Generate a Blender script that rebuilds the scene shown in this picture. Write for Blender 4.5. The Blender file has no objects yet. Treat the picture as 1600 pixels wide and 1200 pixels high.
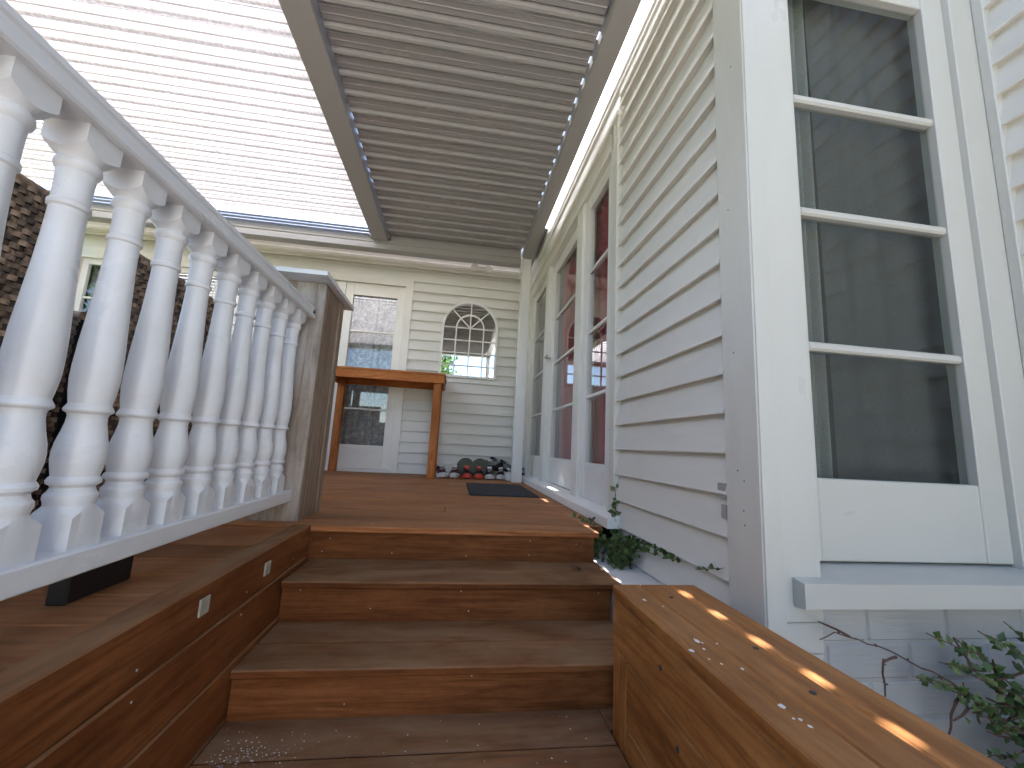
import bpy, bmesh, math, random
from mathutils import Vector, Matrix, Euler
R_ = random.Random(7)
rad = math.radians
scene = bpy.context.scene
col = scene.collection

# ------------------------------------------------------------------ camera
F_PX, YAW, PITCH, ROLL = 637.16, -0.132872262, -0.154210021, 0.0516024535
def camera_matrix():
    ca, sa, cb, sb, cg, sg = math.cos(YAW), math.sin(YAW), math.cos(PITCH), math.sin(PITCH), math.cos(ROLL), math.sin(ROLL)
    B = Matrix(((1, 0, 0), (0, 0, -1), (0, 1, 0)))
    yw = Matrix(((ca, 0, sa), (0, 1, 0), (-sa, 0, ca)))
    pt = Matrix(((1, 0, 0), (0, cb, -sb), (0, sb, cb)))
    rl = Matrix(((cg, -sg, 0), (sg, cg, 0), (0, 0, 1)))
    R = rl @ pt @ yw @ B                       # world -> camera (x right, y down, z forward)
    Rt = R.transposed()
    cols = [Rt.col[0], -Rt.col[1], -Rt.col[2]]
    M = Matrix.Identity(4)
    for j, c in enumerate(cols):
        for i in range(3):
            M[i][j] = c[i]
    return M
cam_data = bpy.data.cameras.new("camera")
cam = bpy.data.objects.new("camera", cam_data)
col.objects.link(cam)
cam.matrix_world = Matrix.Translation((0, 0, 0.33)) @ camera_matrix()
cam_data.sensor_fit = 'HORIZONTAL'
cam_data.sensor_width = 36.0
cam_data.lens = F_PX / 1600.0 * 36.0
cam_data.clip_start = 0.02
cam_data.clip_end = 2000.0
scene.camera = cam

# ------------------------------------------------------------------ light
TO_SUN = Vector((-0.027, 0.531, 1.0)).normalized()
SUN_EL = math.asin(TO_SUN.z)
SUN_ROT = math.atan2(TO_SUN.x, TO_SUN.y)
world = bpy.data.worlds.new("World")
scene.world = world
world.use_nodes = True
wn = world.node_tree
wn.nodes.clear()
sky = wn.nodes.new("ShaderNodeTexSky")
sky.sky_type = 'NISHITA'
sky.sun_disc = False
sky.sun_elevation = SUN_EL
sky.sun_rotation = SUN_ROT
sky.air_density = 1.0
sky.dust_density = 0.2
sky.ozone_density = 1.6
bgn = wn.nodes.new("ShaderNodeBackground")
bgn.inputs[1].default_value = 0.05
wout = wn.nodes.new("ShaderNodeOutputWorld")
wn.links.new(sky.outputs[0], bgn.inputs[0])
wn.links.new(bgn.outputs[0], wout.inputs[0])
sun_data = bpy.data.lights.new("sun", 'SUN')
sun_data.energy = 5.0
sun_data.angle = rad(0.53)
sun_data.color = (1.0, 0.955, 0.91)
sun = bpy.data.objects.new("sun", sun_data)
col.objects.link(sun)
sun.location = TO_SUN * 30
sun.rotation_euler = (-TO_SUN).to_track_quat('-Z', 'Y').to_euler()

vs = scene.view_settings
vs.view_transform = 'Standard'
vs.look = 'None'
vs.exposure = 3.4
vs.gamma = 1.0
vs.use_curve_mapping = False
scene.cycles.use_denoising = True
scene.cycles.max_bounces = 14
scene.cycles.diffuse_bounces = 8
scene.cycles.glossy_bounces = 6
scene.cycles.transmission_bounces = 8
scene.cycles.transparent_max_bounces = 16
scene.cycles.sample_clamp_indirect = 8.0
scene.cycles.caustics_reflective = False
scene.cycles.caustics_refractive = False

# ------------------------------------------------------------------ materials
def new_mat(name):
    m = bpy.data.materials.new(name)
    m.use_nodes = True
    nt = m.node_tree
    nt.nodes.clear()
    out = nt.nodes.new("ShaderNodeOutputMaterial")
    b = nt.nodes.new("ShaderNodeBsdfPrincipled")
    nt.links.new(b.outputs[0], out.inputs[0])
    return m, nt, b, out
def nd(nt, t, **kw):
    n = nt.nodes.new(t)
    for k, v in kw.items():
        setattr(n, k, v)
    return n
def coords(nt, scale=(1, 1, 1), jitter=True):
    tc = nd(nt, "ShaderNodeTexCoord")
    mp = nd(nt, "ShaderNodeMapping")
    mp.inputs['Scale'].default_value = scale
    nt.links.new(tc.outputs['Object'], mp.inputs['Vector'])
    if jitter:
        oi = nd(nt, "ShaderNodeObjectInfo")
        mu = nd(nt, "ShaderNodeVectorMath", operation='SCALE')
        cx = nd(nt, "ShaderNodeCombineXYZ")
        for i, k in enumerate((37.0, 61.0, 83.0)):
            mm = nd(nt, "ShaderNodeMath", operation='MULTIPLY')
            mm.inputs[1].default_value = k
            nt.links.new(oi.outputs['Random'], mm.inputs[0])
            nt.links.new(mm.outputs[0], cx.inputs[i])
        nt.links.new(cx.outputs[0], mp.inputs['Location'])
    return mp.outputs['Vector']
def noise(nt, vec, scale=5.0, detail=6.0, rough=0.55, dist=0.0):
    n = nd(nt, "ShaderNodeTexNoise")
    n.inputs['Scale'].default_value = scale
    n.inputs['Detail'].default_value = detail
    n.inputs['Roughness'].default_value = rough
    n.inputs['Distortion'].default_value = dist
    nt.links.new(vec, n.inputs['Vector'])
    return n.outputs['Fac']
def ramp(nt, fac, stops):
    r = nd(nt, "ShaderNodeValToRGB")
    e = r.color_ramp.elements
    while len(e) < len(stops):
        e.new(0.5)
    for el, (p, c) in zip(e, stops):
        el.position = p
        el.color = (c[0], c[1], c[2], 1) if hasattr(c, '__len__') else (c, c, c, 1)
    nt.links.new(fac, r.inputs[0])
    return r.outputs[0]
def mix(nt, fac, a, b, mode='MIX'):
    m = nd(nt, "ShaderNodeMix", data_type='RGBA', blend_type=mode)
    for sock, v in ((0, fac), (6, a), (7, b)):
        if isinstance(v, (int, float)):
            m.inputs[sock].default_value = v
        elif isinstance(v, tuple):
            m.inputs[sock].default_value = (v[0], v[1], v[2], 1)
        else:
            nt.links.new(v, m.inputs[sock])
    return m.outputs[2]
def bump(nt, b, height, strength=0.3, dist=0.002):
    bm_ = nd(nt, "ShaderNodeBump")
    bm_.inputs['Strength'].default_value = strength
    bm_.inputs['Distance'].default_value = dist
    nt.links.new(height, bm_.inputs['Height'])
    nt.links.new(bm_.outputs[0], b.inputs['Normal'])

def wood_mat(name, dark, mid, light, rough=0.5, dust=0.0, dustcol=(0.30, 0.22, 0.16), vary=0.35, spec=0.1):
    m, nt, b, out = new_mat(name)
    v1 = coords(nt, (0.9, 9.0, 9.0))
    v2 = coords(nt, (4.0, 110.0, 110.0))
    v3 = coords(nt, (1.0, 1.6, 1.6))
    g1 = noise(nt, v1, 3.0, 7.0, 0.6, 1.6)
    g2 = noise(nt, v2, 1.5, 4.0, 0.6, 0.2)
    g3 = noise(nt, v3, 2.2, 4.0, 0.55)
    c1 = ramp(nt, g1, [(0.30, dark), (0.50, mid), (0.72, light)])
    c2 = ramp(nt, g2, [(0.36, 0.72), (0.52, 1.0), (0.8, 1.10)])
    c = mix(nt, 0.65, c1, c2, 'MULTIPLY')
    oi = nd(nt, "ShaderNodeObjectInfo")
    tone = ramp(nt, oi.outputs['Random'], [(0.0, 1.0 - vary), (1.0, 1.0 + vary * 0.45)])
    c = mix(nt, 1.0, c, tone, 'MULTIPLY')
    wv = nd(nt, "ShaderNodeTexWave", wave_type='BANDS', bands_direction='Y')
    nt.links.new(coords(nt, (0.35, 1.0, 1.0)), wv.inputs['Vector'])
    wv.inputs['Scale'].default_value = 9.0
    wv.inputs['Distortion'].default_value = 7.0
    wv.inputs['Detail'].default_value = 3.0
    wv.inputs['Detail Scale'].default_value = 0.7
    c = mix(nt, 0.5, c, ramp(nt, wv.outputs['Fac'], [(0.0, 0.74), (0.6, 1.0), (1.0, 1.08)]), 'MULTIPLY')
    scf = noise(nt, coords(nt, (1.0, 1.8, 1.8)), 26.0, 6.0, 0.7)
    c = mix(nt, 0.6, c, ramp(nt, scf, [(0.30, 0.70), (0.5, 1.0), (0.75, 1.16)]), 'MULTIPLY')
    blot = ramp(nt, g3, [(0.38, 0.0), (0.66, 1.0)])
    c = mix(nt, blot, c, mix(nt, 1.0, c, (0.80, 0.72, 0.66), 'MULTIPLY'))
    if dust > 0:
        gm = nd(nt, "ShaderNodeNewGeometry")
        sp = nd(nt, "ShaderNodeSeparateXYZ")
        nt.links.new(gm.outputs['Normal'], sp.inputs[0])
        v4 = coords(nt, (1.0, 2.5, 2.5))
        g4 = noise(nt, v4, 3.5, 6.0, 0.62, 0.6)
        d = ramp(nt, g4, [(0.30, 0.15), (0.70, 1.0)])
        ml = nd(nt, "ShaderNodeMath", operation='MULTIPLY')
        nt.links.new(d, ml.inputs[0])
        nt.links.new(sp.outputs[2], ml.inputs[1])
        m2 = nd(nt, "ShaderNodeMath", operation='MULTIPLY', use_clamp=True)
        nt.links.new(ml.outputs[0], m2.inputs[0])
        m2.inputs[1].default_value = dust
        c = mix(nt, m2.outputs[0], c, dustcol)
    nt.links.new(c, b.inputs['Base Color'])
    rr = ramp(nt, g1, [(0.3, rough - 0.10), (0.7, rough + 0.14)])
    nt.links.new(rr, b.inputs['Roughness'])
    b.inputs['Specular IOR Level'].default_value = spec
    bump(nt, b, g2, 0.35, 0.0015)
    return m

def paint_mat(name, colr, rough=0.42, dirt=0.12, dirtcol=(0.42, 0.38, 0.33), grain=0.12, vary=0.03, spec=0.4):
    m, nt, b, out = new_mat(name)
    v1 = coords(nt, (1.2, 3.0, 3.0))
    v2 = coords(nt, (6.0, 60.0, 60.0))
    v3 = coords(nt, (30.0, 30.0, 30.0))
    g1 = noise(nt, v1, 2.4, 6.0, 0.6, 0.5)
    g2 = noise(nt, v2, 2.0, 4.0, 0.6)
    g3 = noise(nt, v3, 5.0, 3.0, 0.5)
    d = ramp(nt, g1, [(0.45, 0.0), (0.85, 1.0)])
    md = nd(nt, "ShaderNodeMath", operation='MULTIPLY')
    nt.links.new(d, md.inputs[0])
    md.inputs[1].default_value = dirt * 2.0
    c = mix(nt, md.outputs[0], colr, dirtcol)
    oi = nd(nt, "ShaderNodeObjectInfo")
    tone = ramp(nt, oi.outputs['Random'], [(0.0, 1.0 - vary), (1.0, 1.0 + vary)])
    c = mix(nt, 1.0, c, tone, 'MULTIPLY')
    spk = ramp(nt, g3, [(0.70, 0.0), (0.76, 1.0)])
    ms = nd(nt, "ShaderNodeMath", operation='MULTIPLY')
    nt.links.new(spk, ms.inputs[0])
    ms.inputs[1].default_value = dirt * 1.2
    c = mix(nt, ms.outputs[0], c, (0.25, 0.22, 0.19))
    nt.links.new(c, b.inputs['Base Color'])
    nt.links.new(ramp(nt, g1, [(0.3, rough - 0.07), (0.7, rough + 0.1)]), b.inputs['Roughness'])
    b.inputs['Specular IOR Level'].default_value = spec
    bump(nt, b, g2, grain, 0.002)
    return m

def plain_mat(name, colr, rough=0.5, metal=0.0, spec=0.5, nscale=40.0, namp=0.15, bmp=0.1):
    m, nt, b, out = new_mat(name)
    v = coords(nt, (1, 1, 1))
    g = noise(nt, v, nscale, 5.0, 0.6)
    c = mix(nt, 1.0, colr, ramp(nt, g, [(0.3, 1.0 - namp), (0.7, 1.0 + namp)]), 'MULTIPLY')
    nt.links.new(c, b.inputs['Base Color'])
    b.inputs['Roughness'].default_value = rough
    b.inputs['Metallic'].default_value = metal
    b.inputs['Specular IOR Level'].default_value = spec
    bump(nt, b, g, bmp, 0.002)
    return m

def glass_mat(name, tint=(1, 1, 1), base=0.05, scale=1.0):
    m, nt, b, out = new_mat(name)
    nt.nodes.remove(b)
    tr = nd(nt, "ShaderNodeBsdfTransparent")
    tr.inputs[0].default_value = (*tint, 1)
    gl = nd(nt, "ShaderNodeBsdfGlossy")
    gl.inputs['Roughness'].default_value = 0.004
    gl.inputs['Color'].default_value = (1, 1, 1, 1)
    v = coords(nt, (1, 1, 1))
    g = noise(nt, v, 1.6, 1.0, 0.4)
    bm_ = nd(nt, "ShaderNodeBump")
    bm_.inputs['Strength'].default_value = 0.04
    bm_.inputs['Distance'].default_value = 0.02
    nt.links.new(g, bm_.inputs['Height'])
    nt.links.new(bm_.outputs[0], gl.inputs['Normal'])
    fr = nd(nt, "ShaderNodeFresnel")
    fr.inputs[0].default_value = 1.62
    ad = nd(nt, "ShaderNodeMath", operation='MULTIPLY_ADD', use_clamp=True)
    nt.links.new(fr.outputs[0], ad.inputs[0])
    ad.inputs[1].default_value = scale
    ad.inputs[2].default_value = base
    gm = nd(nt, "ShaderNodeNewGeometry")
    iv = nd(nt, "ShaderNodeMath", operation='SUBTRACT')
    iv.inputs[0].default_value = 1.0
    nt.links.new(gm.outputs['Backfacing'], iv.inputs[1])
    mb = nd(nt, "ShaderNodeMath", operation='MULTIPLY')
    nt.links.new(ad.outputs[0], mb.inputs[0])
    nt.links.new(iv.outputs[0], mb.inputs[1])
    mx = nd(nt, "ShaderNodeMixShader")
    nt.links.new(mb.outputs[0], mx.inputs[0])
    nt.links.new(tr.outputs[0], mx.inputs[1])
    nt.links.new(gl.outputs[0], mx.inputs[2])
    nt.links.new(mx.outputs[0], out.inputs[0])
    return m

def fabric_mat(name, colr, trans=0.3, wscale=300.0, colr2=None, pscale=18.0, alpha=1.0):
    m, nt, b, out = new_mat(name)
    v = coords(nt, (1, 1, 1), False)
    w = noise(nt, v, wscale, 2.0, 0.5)
    c = mix(nt, 1.0, colr, ramp(nt, w, [(0.3, 0.8), (0.7, 1.15)]), 'MULTIPLY')
    if colr2:
        vo = nd(nt, "ShaderNodeTexVoronoi")
        vo.inputs['Scale'].default_value = pscale
        nt.links.new(v, vo.inputs['Vector'])
        p = noise(nt, v, pscale * 1.3, 3.0, 0.6, 1.5)
        pm = mix(nt, 0.5, ramp(nt, p, [(0.44, 0.0), (0.54, 1.0)]), ramp(nt, vo.outputs['Distance'], [(0.2, 1.0), (0.45, 0.0)]))
        c = mix(nt, pm, c, colr2)
    nt.links.new(c, b.inputs['Base Color'])
    b.inputs['Roughness'].default_value = 0.9
    b.inputs['Specular IOR Level'].default_value = 0.1
    tl = nd(nt, "ShaderNodeBsdfTranslucent")
    nt.links.new(c, tl.inputs[0])
    mx = nd(nt, "ShaderNodeMixShader")
    mx.inputs[0].default_value = trans
    nt.links.new(b.outputs[0], mx.inputs[1])
    nt.links.new(tl.outputs[0], mx.inputs[2])
    last = mx.outputs[0]
    if alpha < 1:
        tp = nd(nt, "ShaderNodeBsdfTransparent")
        m2 = nd(nt, "ShaderNodeMixShader")
        m2.inputs[0].default_value = alpha
        nt.links.new(tp.outputs[0], m2.inputs[1])
        nt.links.new(last, m2.inputs[2])
        last = m2.outputs[0]
    nt.links.new(last, out.inputs[0])
    return m

def leaf_mat(name, c1, c2):
    m, nt, b, out = new_mat(name)
    gm = nd(nt, "ShaderNodeNewGeometry")
    c = ramp(nt, gm.outputs['Random Per Island'], [(0.0, c1), (1.0, c2)])
    nt.links.new(c, b.inputs['Base Color'])
    b.inputs['Roughness'].default_value = 0.45
    tl = nd(nt, "ShaderNodeBsdfTranslucent")
    nt.links.new(c, tl.inputs[0])
    mx = nd(nt, "ShaderNodeMixShader")
    mx.inputs[0].default_value = 0.3
    nt.links.new(b.outputs[0], mx.inputs[1])
    nt.links.new(tl.outputs[0], mx.inputs[2])
    nt.links.new(mx.outputs[0], out.inputs[0])
    return m

M = {}
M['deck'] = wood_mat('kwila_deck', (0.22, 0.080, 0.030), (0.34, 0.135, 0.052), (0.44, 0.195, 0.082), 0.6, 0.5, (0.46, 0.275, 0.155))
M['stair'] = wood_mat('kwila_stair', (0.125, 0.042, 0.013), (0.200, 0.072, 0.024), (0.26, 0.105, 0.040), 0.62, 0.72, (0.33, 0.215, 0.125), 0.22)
M['bench'] = wood_mat('side_wall_timber', (0.21, 0.078, 0.022), (0.36, 0.150, 0.046), (0.46, 0.21, 0.072), 0.62, 0.35, (0.46, 0.275, 0.14), 0.12)
M['table'] = wood_mat('oiled_orange_timber', (0.38, 0.120, 0.032), (0.50, 0.180, 0.056), (0.56, 0.235, 0.085), 0.5, 0.0, vary=0.1)
M['weathered'] = wood_mat('weathered_grey_timber', (0.33, 0.29, 0.255), (0.46, 0.42, 0.385), (0.56, 0.525, 0.49), 0.75, 0.0, vary=0.1, spec=0.2)
M['raw'] = wood_mat('raw_brown_timber', (0.26, 0.195, 0.145), (0.37, 0.29, 0.225), (0.46, 0.375, 0.30), 0.7, 0.0, vary=0.15, spec=0.2)
M['white'] = paint_mat('white_gloss_paint', (0.76, 0.76, 0.755), 0.36, 0.10)
M['rail'] = paint_mat('white_rail_paint', (0.73, 0.75, 0.78), 0.30, 0.16, (0.46, 0.42, 0.37), grain=0.3)
M['trim'] = paint_mat('cream_white_trim_paint', (0.73, 0.715, 0.685), 0.42, 0.14, (0.45, 0.40, 0.30))
M['board'] = paint_mat('pale_grey_weatherboard_paint', (0.685, 0.675, 0.64), 0.48, 0.10, (0.40, 0.37, 0.33), 0.16, 0.03)
M['corner'] = paint_mat('grey_corner_paint', (0.64, 0.635, 0.595), 0.42, 0.12)
M['wintrim'] = paint_mat('soft_grey_green_trim_paint', (0.52, 0.525, 0.50), 0.34, 0.10)
M['brickpaint'] = paint_mat('painted_brick', (0.41, 0.42, 0.425), 0.6, 0.25, (0.40, 0.39, 0.38), 0.6, 0.05)
M['ledge'] = paint_mat('white_plaster_ledge', (0.66, 0.65, 0.66), 0.7, 0.3, (0.35, 0.30, 0.27), 0.5)
M['alu'] = paint_mat('powder_coated_beam', (0.35, 0.342, 0.342), 0.38, 0.06, grain=0.0)
M['louvre'] = paint_mat('louvre_enamel', (0.325, 0.318, 0.322), 0.22, 0.07, grain=0.02, vary=0.04)
M['louvre_w'] = fabric_mat('opal_louvre', (0.86, 0.85, 0.88), 0.29, 60.0)
M['louvre_lip'] = paint_mat('louvre_lip_enamel', (0.50, 0.49, 0.50), 0.4, 0.04, grain=0.0)
M['galv'] = plain_mat('galvanised_steel', (0.42, 0.40, 0.38), 0.45, 0.8)
M['light'] = plain_mat('step_light_frosted', (0.36, 0.33, 0.27), 0.55, 0.0, 0.4)
M['black'] = plain_mat('black_plastic', (0.012, 0.012, 0.013), 0.4)
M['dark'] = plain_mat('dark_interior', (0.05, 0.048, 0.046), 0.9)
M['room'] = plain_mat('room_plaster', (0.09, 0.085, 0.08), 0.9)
M['glass'] = glass_mat('window_glass', (0.93, 0.95, 0.94), 0.05, 1.0)
M['glass_d'] = glass_mat('tinted_glass', (0.80, 0.82, 0.81), 0.0, 0.72)
M['concrete'] = plain_mat('concrete', (0.32, 0.31, 0.30), 0.85, nscale=25)
M['paving'] = plain_mat('pale_bounce_paving', (0.34, 0.31, 0.28), 0.85, nscale=6)
M['roof'] = plain_mat('roof_steel', (0.30, 0.30, 0.31), 0.45)
M['mat'] = plain_mat('charcoal_doormat', (0.055, 0.06, 0.068), 0.95, 0, 0.1, 260.0, 0.6, 0.8)
M['curtain'] = fabric_mat('grey_net_curtain', (0.46, 0.47, 0.45), 0.35)
M['sheer'] = fabric_mat('grey_green_curtain', (0.215, 0.22, 0.215), 0.3)
M['red'] = fabric_mat('crimson_curtain', (0.34, 0.018, 0.055), 0.15)
M['pink'] = fabric_mat('dusky_pink_curtain_edge', (0.48, 0.22, 0.26), 0.2)
M['lace'] = fabric_mat('lace_curtain', (0.36, 0.35, 0.37), 0.25, 120.0, (0.66, 0.65, 0.67), 16.0)
M['screen'] = plain_mat('grey_insect_screen', (0.20, 0.19, 0.175), 0.9, 0, 0.1, 500.0, 0.3)
M['fig'] = leaf_mat('creeping_fig_leaf', (0.03, 0.075, 0.018), (0.12, 0.19, 0.05))
M['coto'] = leaf_mat('small_shrub_leaf', (0.03, 0.07, 0.018), (0.11, 0.18, 0.05))
M['tree'] = leaf_mat('tree_leaf', (0.03, 0.07, 0.015), (0.10, 0.17, 0.04))
M['hedge_in'] = plain_mat('hedge_inner', (0.02, 0.035, 0.012), 0.95)
M['stem'] = plain_mat('twig_bark', (0.10, 0.055, 0.04), 0.8)
M['bark'] = plain_mat('tree_bark', (0.13, 0.10, 0.08), 0.9)
M['deadleaf'] = plain_mat('dry_leaf', (0.16, 0.13, 0.09), 0.8)
M['rubber_w'] = plain_mat('white_rubber_sole', (0.62, 0.60, 0.58), 0.6)
M['maroon'] = plain_mat('maroon_mesh', (0.075, 0.022, 0.032), 0.8, 0, 0.3, 120, 0.4)
M['shoe_b'] = plain_mat('black_mesh', (0.015, 0.015, 0.016), 0.7, 0, 0.3, 120, 0.4)
M['shoe_r'] = plain_mat('bright_red_mesh', (0.62, 0.075, 0.05), 0.6, 0, 0.3, 120, 0.2)
M['shoe_w'] = plain_mat('white_mesh', (0.62, 0.62, 0.63), 0.7, 0, 0.3, 120, 0.2)
M['olive'] = plain_mat('olive_rubber', (0.10, 0.10, 0.07), 0.75)
M['mortar'] = plain_mat('mortar', (0.36, 0.36, 0.37), 0.9)
M['tan'] = plain_mat('tan_straw', (0.45, 0.31, 0.16), 0.85, 0, 0.2, 60, 0.5)

def mirror_mat():
    m, nt, b, out = new_mat('mirror_silver')
    b.inputs['Metallic'].default_value = 1.0
    b.inputs['Roughness'].default_value = 0.01
    v = coords(nt, (1, 1, 1))
    g = noise(nt, v, 30.0, 3.0)
    nt.links.new(ramp(nt, g, [(0.3, (0.84, 0.86, 0.86)), (0.7, (0.90, 0.91, 0.91))]), b.inputs['Base Color'])
    return m
M['mirror'] = mirror_mat()
def lawn_mat():
    m, nt, b, out = new_mat('lawn')
    v = coords(nt, (1, 1, 1), False)
    g = noise(nt, v, 3.0, 8.0, 0.7)
    nt.links.new(ramp(nt, g, [(0.3, (0.035, 0.06, 0.018)), (0.7, (0.08, 0.11, 0.035))]), b.inputs['Base Color'])
    b.inputs['Roughness'].default_value = 0.9
    bump(nt, b, noise(nt, v, 60.0, 4.0), 0.8, 0.02)
    return m
M['lawn'] = lawn_mat()

# ------------------------------------------------------------------ builders
def thing(name, loc, label, cat, group=None, kind=None):
    o = bpy.data.objects.new(name, None)
    o.empty_display_size = 0.1
    col.objects.link(o)
    o.location = loc
    tag(o, label, cat, group, kind)
    return o
def tag(o, label=None, cat=None, group=None, kind=None):
    if label: o['label'] = label
    if cat: o['category'] = cat
    if group: o['group'] = group
    if kind: o['kind'] = kind
    return o
def origin(o):
    p = Vector((0, 0, 0))
    while o is not None:
        p += o.location
        o = o.parent
    return p
def link(name, me, mat, parent=None, loc=(0, 0, 0), rot=(0, 0, 0)):
    """loc is a world position; parents are translated only"""
    o = bpy.data.objects.new(name, me)
    col.objects.link(o)
    if mat is not None and len(me.materials) == 0:
        me.materials.append(mat)
    o.rotation_euler = rot
    o.location = Vector(loc)
    if parent is not None:
        o.parent = parent
        o.location = Vector(loc) - origin(parent)
    return o
def group_part(name, parent, loc):
    """a plain part root (an Empty) inside a thing"""
    o = bpy.data.objects.new(name, None)
    o.empty_display_size = 0.05
    col.objects.link(o)
    o.parent = parent
    o.location = Vector(loc) - origin(parent)
    return o
def bm_mesh(name, bm, mat=None, smooth=None):
    me = bpy.data.meshes.new(name)
    bmesh.ops.recalc_face_normals(bm, faces=bm.faces)
    bm.to_mesh(me)
    bm.free()
    if mat is not None:
        me.materials.append(mat)
    if smooth is not None:
        for p in me.polygons:
            p.use_smooth = True
        me.set_sharp_from_angle(angle=rad(smooth))
    return me
CACHE = {}
def box_mesh(dx, dy, dz, mat, bevel=0.002):
    key = (round(dx, 4), round(dy, 4), round(dz, 4), mat.name, bevel)
    if key in CACHE:
        return CACHE[key]
    bm = bmesh.new()
    bmesh.ops.create_cube(bm, size=1.0)
    bmesh.ops.scale(bm, vec=(dx, dy, dz), verts=bm.verts)
    bv = min(bevel, 0.3 * min(dx, dy, dz))
    if bv > 0.0002:
        bmesh.ops.bevel(bm, geom=list(bm.edges), offset=bv, segments=1, affect='EDGES')
    CACHE[key] = bm_mesh("box", bm, mat)
    return CACHE[key]
def board(name, mat, p0, p1, parent=None, bevel=0.002, wob=0.0):
    """axis aligned solid between two corners, its mesh laid with the grain (local X) along its longest side"""
    p0, p1 = Vector(p0), Vector(p1)
    c = (p0 + p1) / 2
    d = Vector((abs(p1.x - p0.x), abs(p1.y - p0.y), abs(p1.z - p0.z)))
    if d.x >= d.y and d.x >= d.z:
        dims, rot = (d.x, d.y, d.z), [0, 0, 0]
    elif d.y >= d.z:
        dims, rot = (d.y, d.x, d.z), [0, 0, math.pi / 2]
    else:
        dims, rot = (d.z, d.y, d.x), [0, math.pi / 2, 0]
    if wob:
        rot[0] += R_.uniform(-wob, wob)
        rot[2] += R_.uniform(-wob, wob) * 0.15
        c.z += R_.uniform(-0.0008, 0.0008)
    return link(name, box_mesh(*dims, mat, bevel), mat, parent, c, rot)
def extrude_profile(pts, length, mat, name="profile", smooth=None):
    """profile in local (y,z), extruded along local x, centred"""
    bm = bmesh.new()
    a = [bm.verts.new((-length / 2, y, z)) for y, z in pts]
    b = [bm.verts.new((length / 2, y, z)) for y, z in pts]
    n = len(pts)
    for i in range(n):
        bm.faces.new((a[i], a[(i + 1) % n], b[(i + 1) % n], b[i]))
    bm.faces.new(a)
    bm.faces.new(list(reversed(b)))
    bmesh.ops.triangulate(bm, faces=[f for f in bm.faces if len(f.verts) > 4])
    return bm_mesh(name, bm, mat, smooth)
def rings_mesh(rings, mat, seg, smooth=35, cap=True):
    """rings: list of functions/lists of (x,y,z) with seg points each"""
    bm = bmesh.new()
    vs_ = [[bm.verts.new(p) for p in r] for r in rings]
    for r0, r1 in zip(vs_, vs_[1:]):
        for i in range(seg):
            j = (i + 1) % seg
            bm.faces.new((r0[i], r0[j], r1[j], r1[i]))
    if cap:
        bm.faces.new(list(reversed(vs_[0])))
        bm.faces.new(vs_[-1])
    return bm_mesh("rings", bm, mat, smooth)
def tube_bm(bm, pts, radii, seg=6):
    prev = None
    n = len(pts)
    for i, p in enumerate(pts):
        p = Vector(p)
        t = (Vector(pts[min(i + 1, n - 1)]) - Vector(pts[max(i - 1, 0)])).normalized()
        a = t.orthogonal().normalized()
        if prev is not None:
            a = (prev - t * prev.dot(t))
            a = a.normalized() if a.length > 1e-6 else t.orthogonal().normalized()
        prev = a
        b = t.cross(a)
        r = radii[i] if hasattr(radii, '__len__') else radii
        ring = [bm.verts.new(p + (a * math.cos(k * 2 * math.pi / seg) + b * math.sin(k * 2 * math.pi / seg)) * r) for k in range(seg)]
        if i:
            for k in range(seg):
                bm.faces.new((last[k], last[(k + 1) % seg], ring[(k + 1) % seg], ring[k]))
        else:
            bm.faces.new(list(reversed(ring)))
        last = ring
    bm.faces.new(last)

# ------------------------------------------------------------------ ground
GZ = -0.62
bm = bmesh.new()
bmesh.ops.create_grid(bm, x_segments=8, y_segments=8, size=400)
g = link('ground', bm_mesh('ground', bm, M['lawn']), None, None, (0, 0, GZ))
tag(g, 'lawn and garden soil around the house', None, None, 'structure')
o = board('terrace', M['paving'], (-4.6, -8.0, GZ - 0.06), (1.70, 0.62, GZ + 0.02))  # out-of-view paving, made wide and pale to bounce sunlight upward
tag(o, 'unseen pale concrete terrace, added to bounce sun, at the foot of the timber steps', None, None, 'structure')

# ------------------------------------------------------------------ house
bm = bmesh.new()
bmesh.ops.create_cone(bm, cap_ends=True, segments=7, radius1=0.0022, radius2=0.0018, depth=0.0012)
knot_small = bm_mesh('nail', bm, M['dark'])
house = thing('house', (0.8, 4.56, GZ), 'pale grey weatherboard house wrapping two sides of the deck', 'house')
PITCH_B = 0.1127
def weather_profile(h, butt=0.033, top=0.004, lap=0.02):
    # local y = outwards, z up; back face at y=0
    return [(0, 0.007), (butt - 0.008, 0.007), (butt - 0.006, 0), (butt - 0.001, 0.0), (butt, 0.003), (top, h + lap), (0, h + lap)]
WB = {}
def wboard(parent, mat, a, b, z, facing, h=PITCH_B):
    """board from a to b (world xy of the wall line), facing is the outward 2D direction"""
    L = math.hypot(b[0] - a[0], b[1] - a[1])
    key = (round(L, 3), round(h, 4), mat.name)
    if key not in WB:
        WB[key] = extrude_profile(weather_profile(h), L, mat, 'weatherboard')
    ang = math.atan2(facing[1], facing[0]) - math.pi / 2
    o = link('weatherboard', WB[key], None, parent, ((a[0] + b[0]) / 2, (a[1] + b[1]) / 2, z), (R_.uniform(-0.006, 0.006), 0, ang))
    return o

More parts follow.
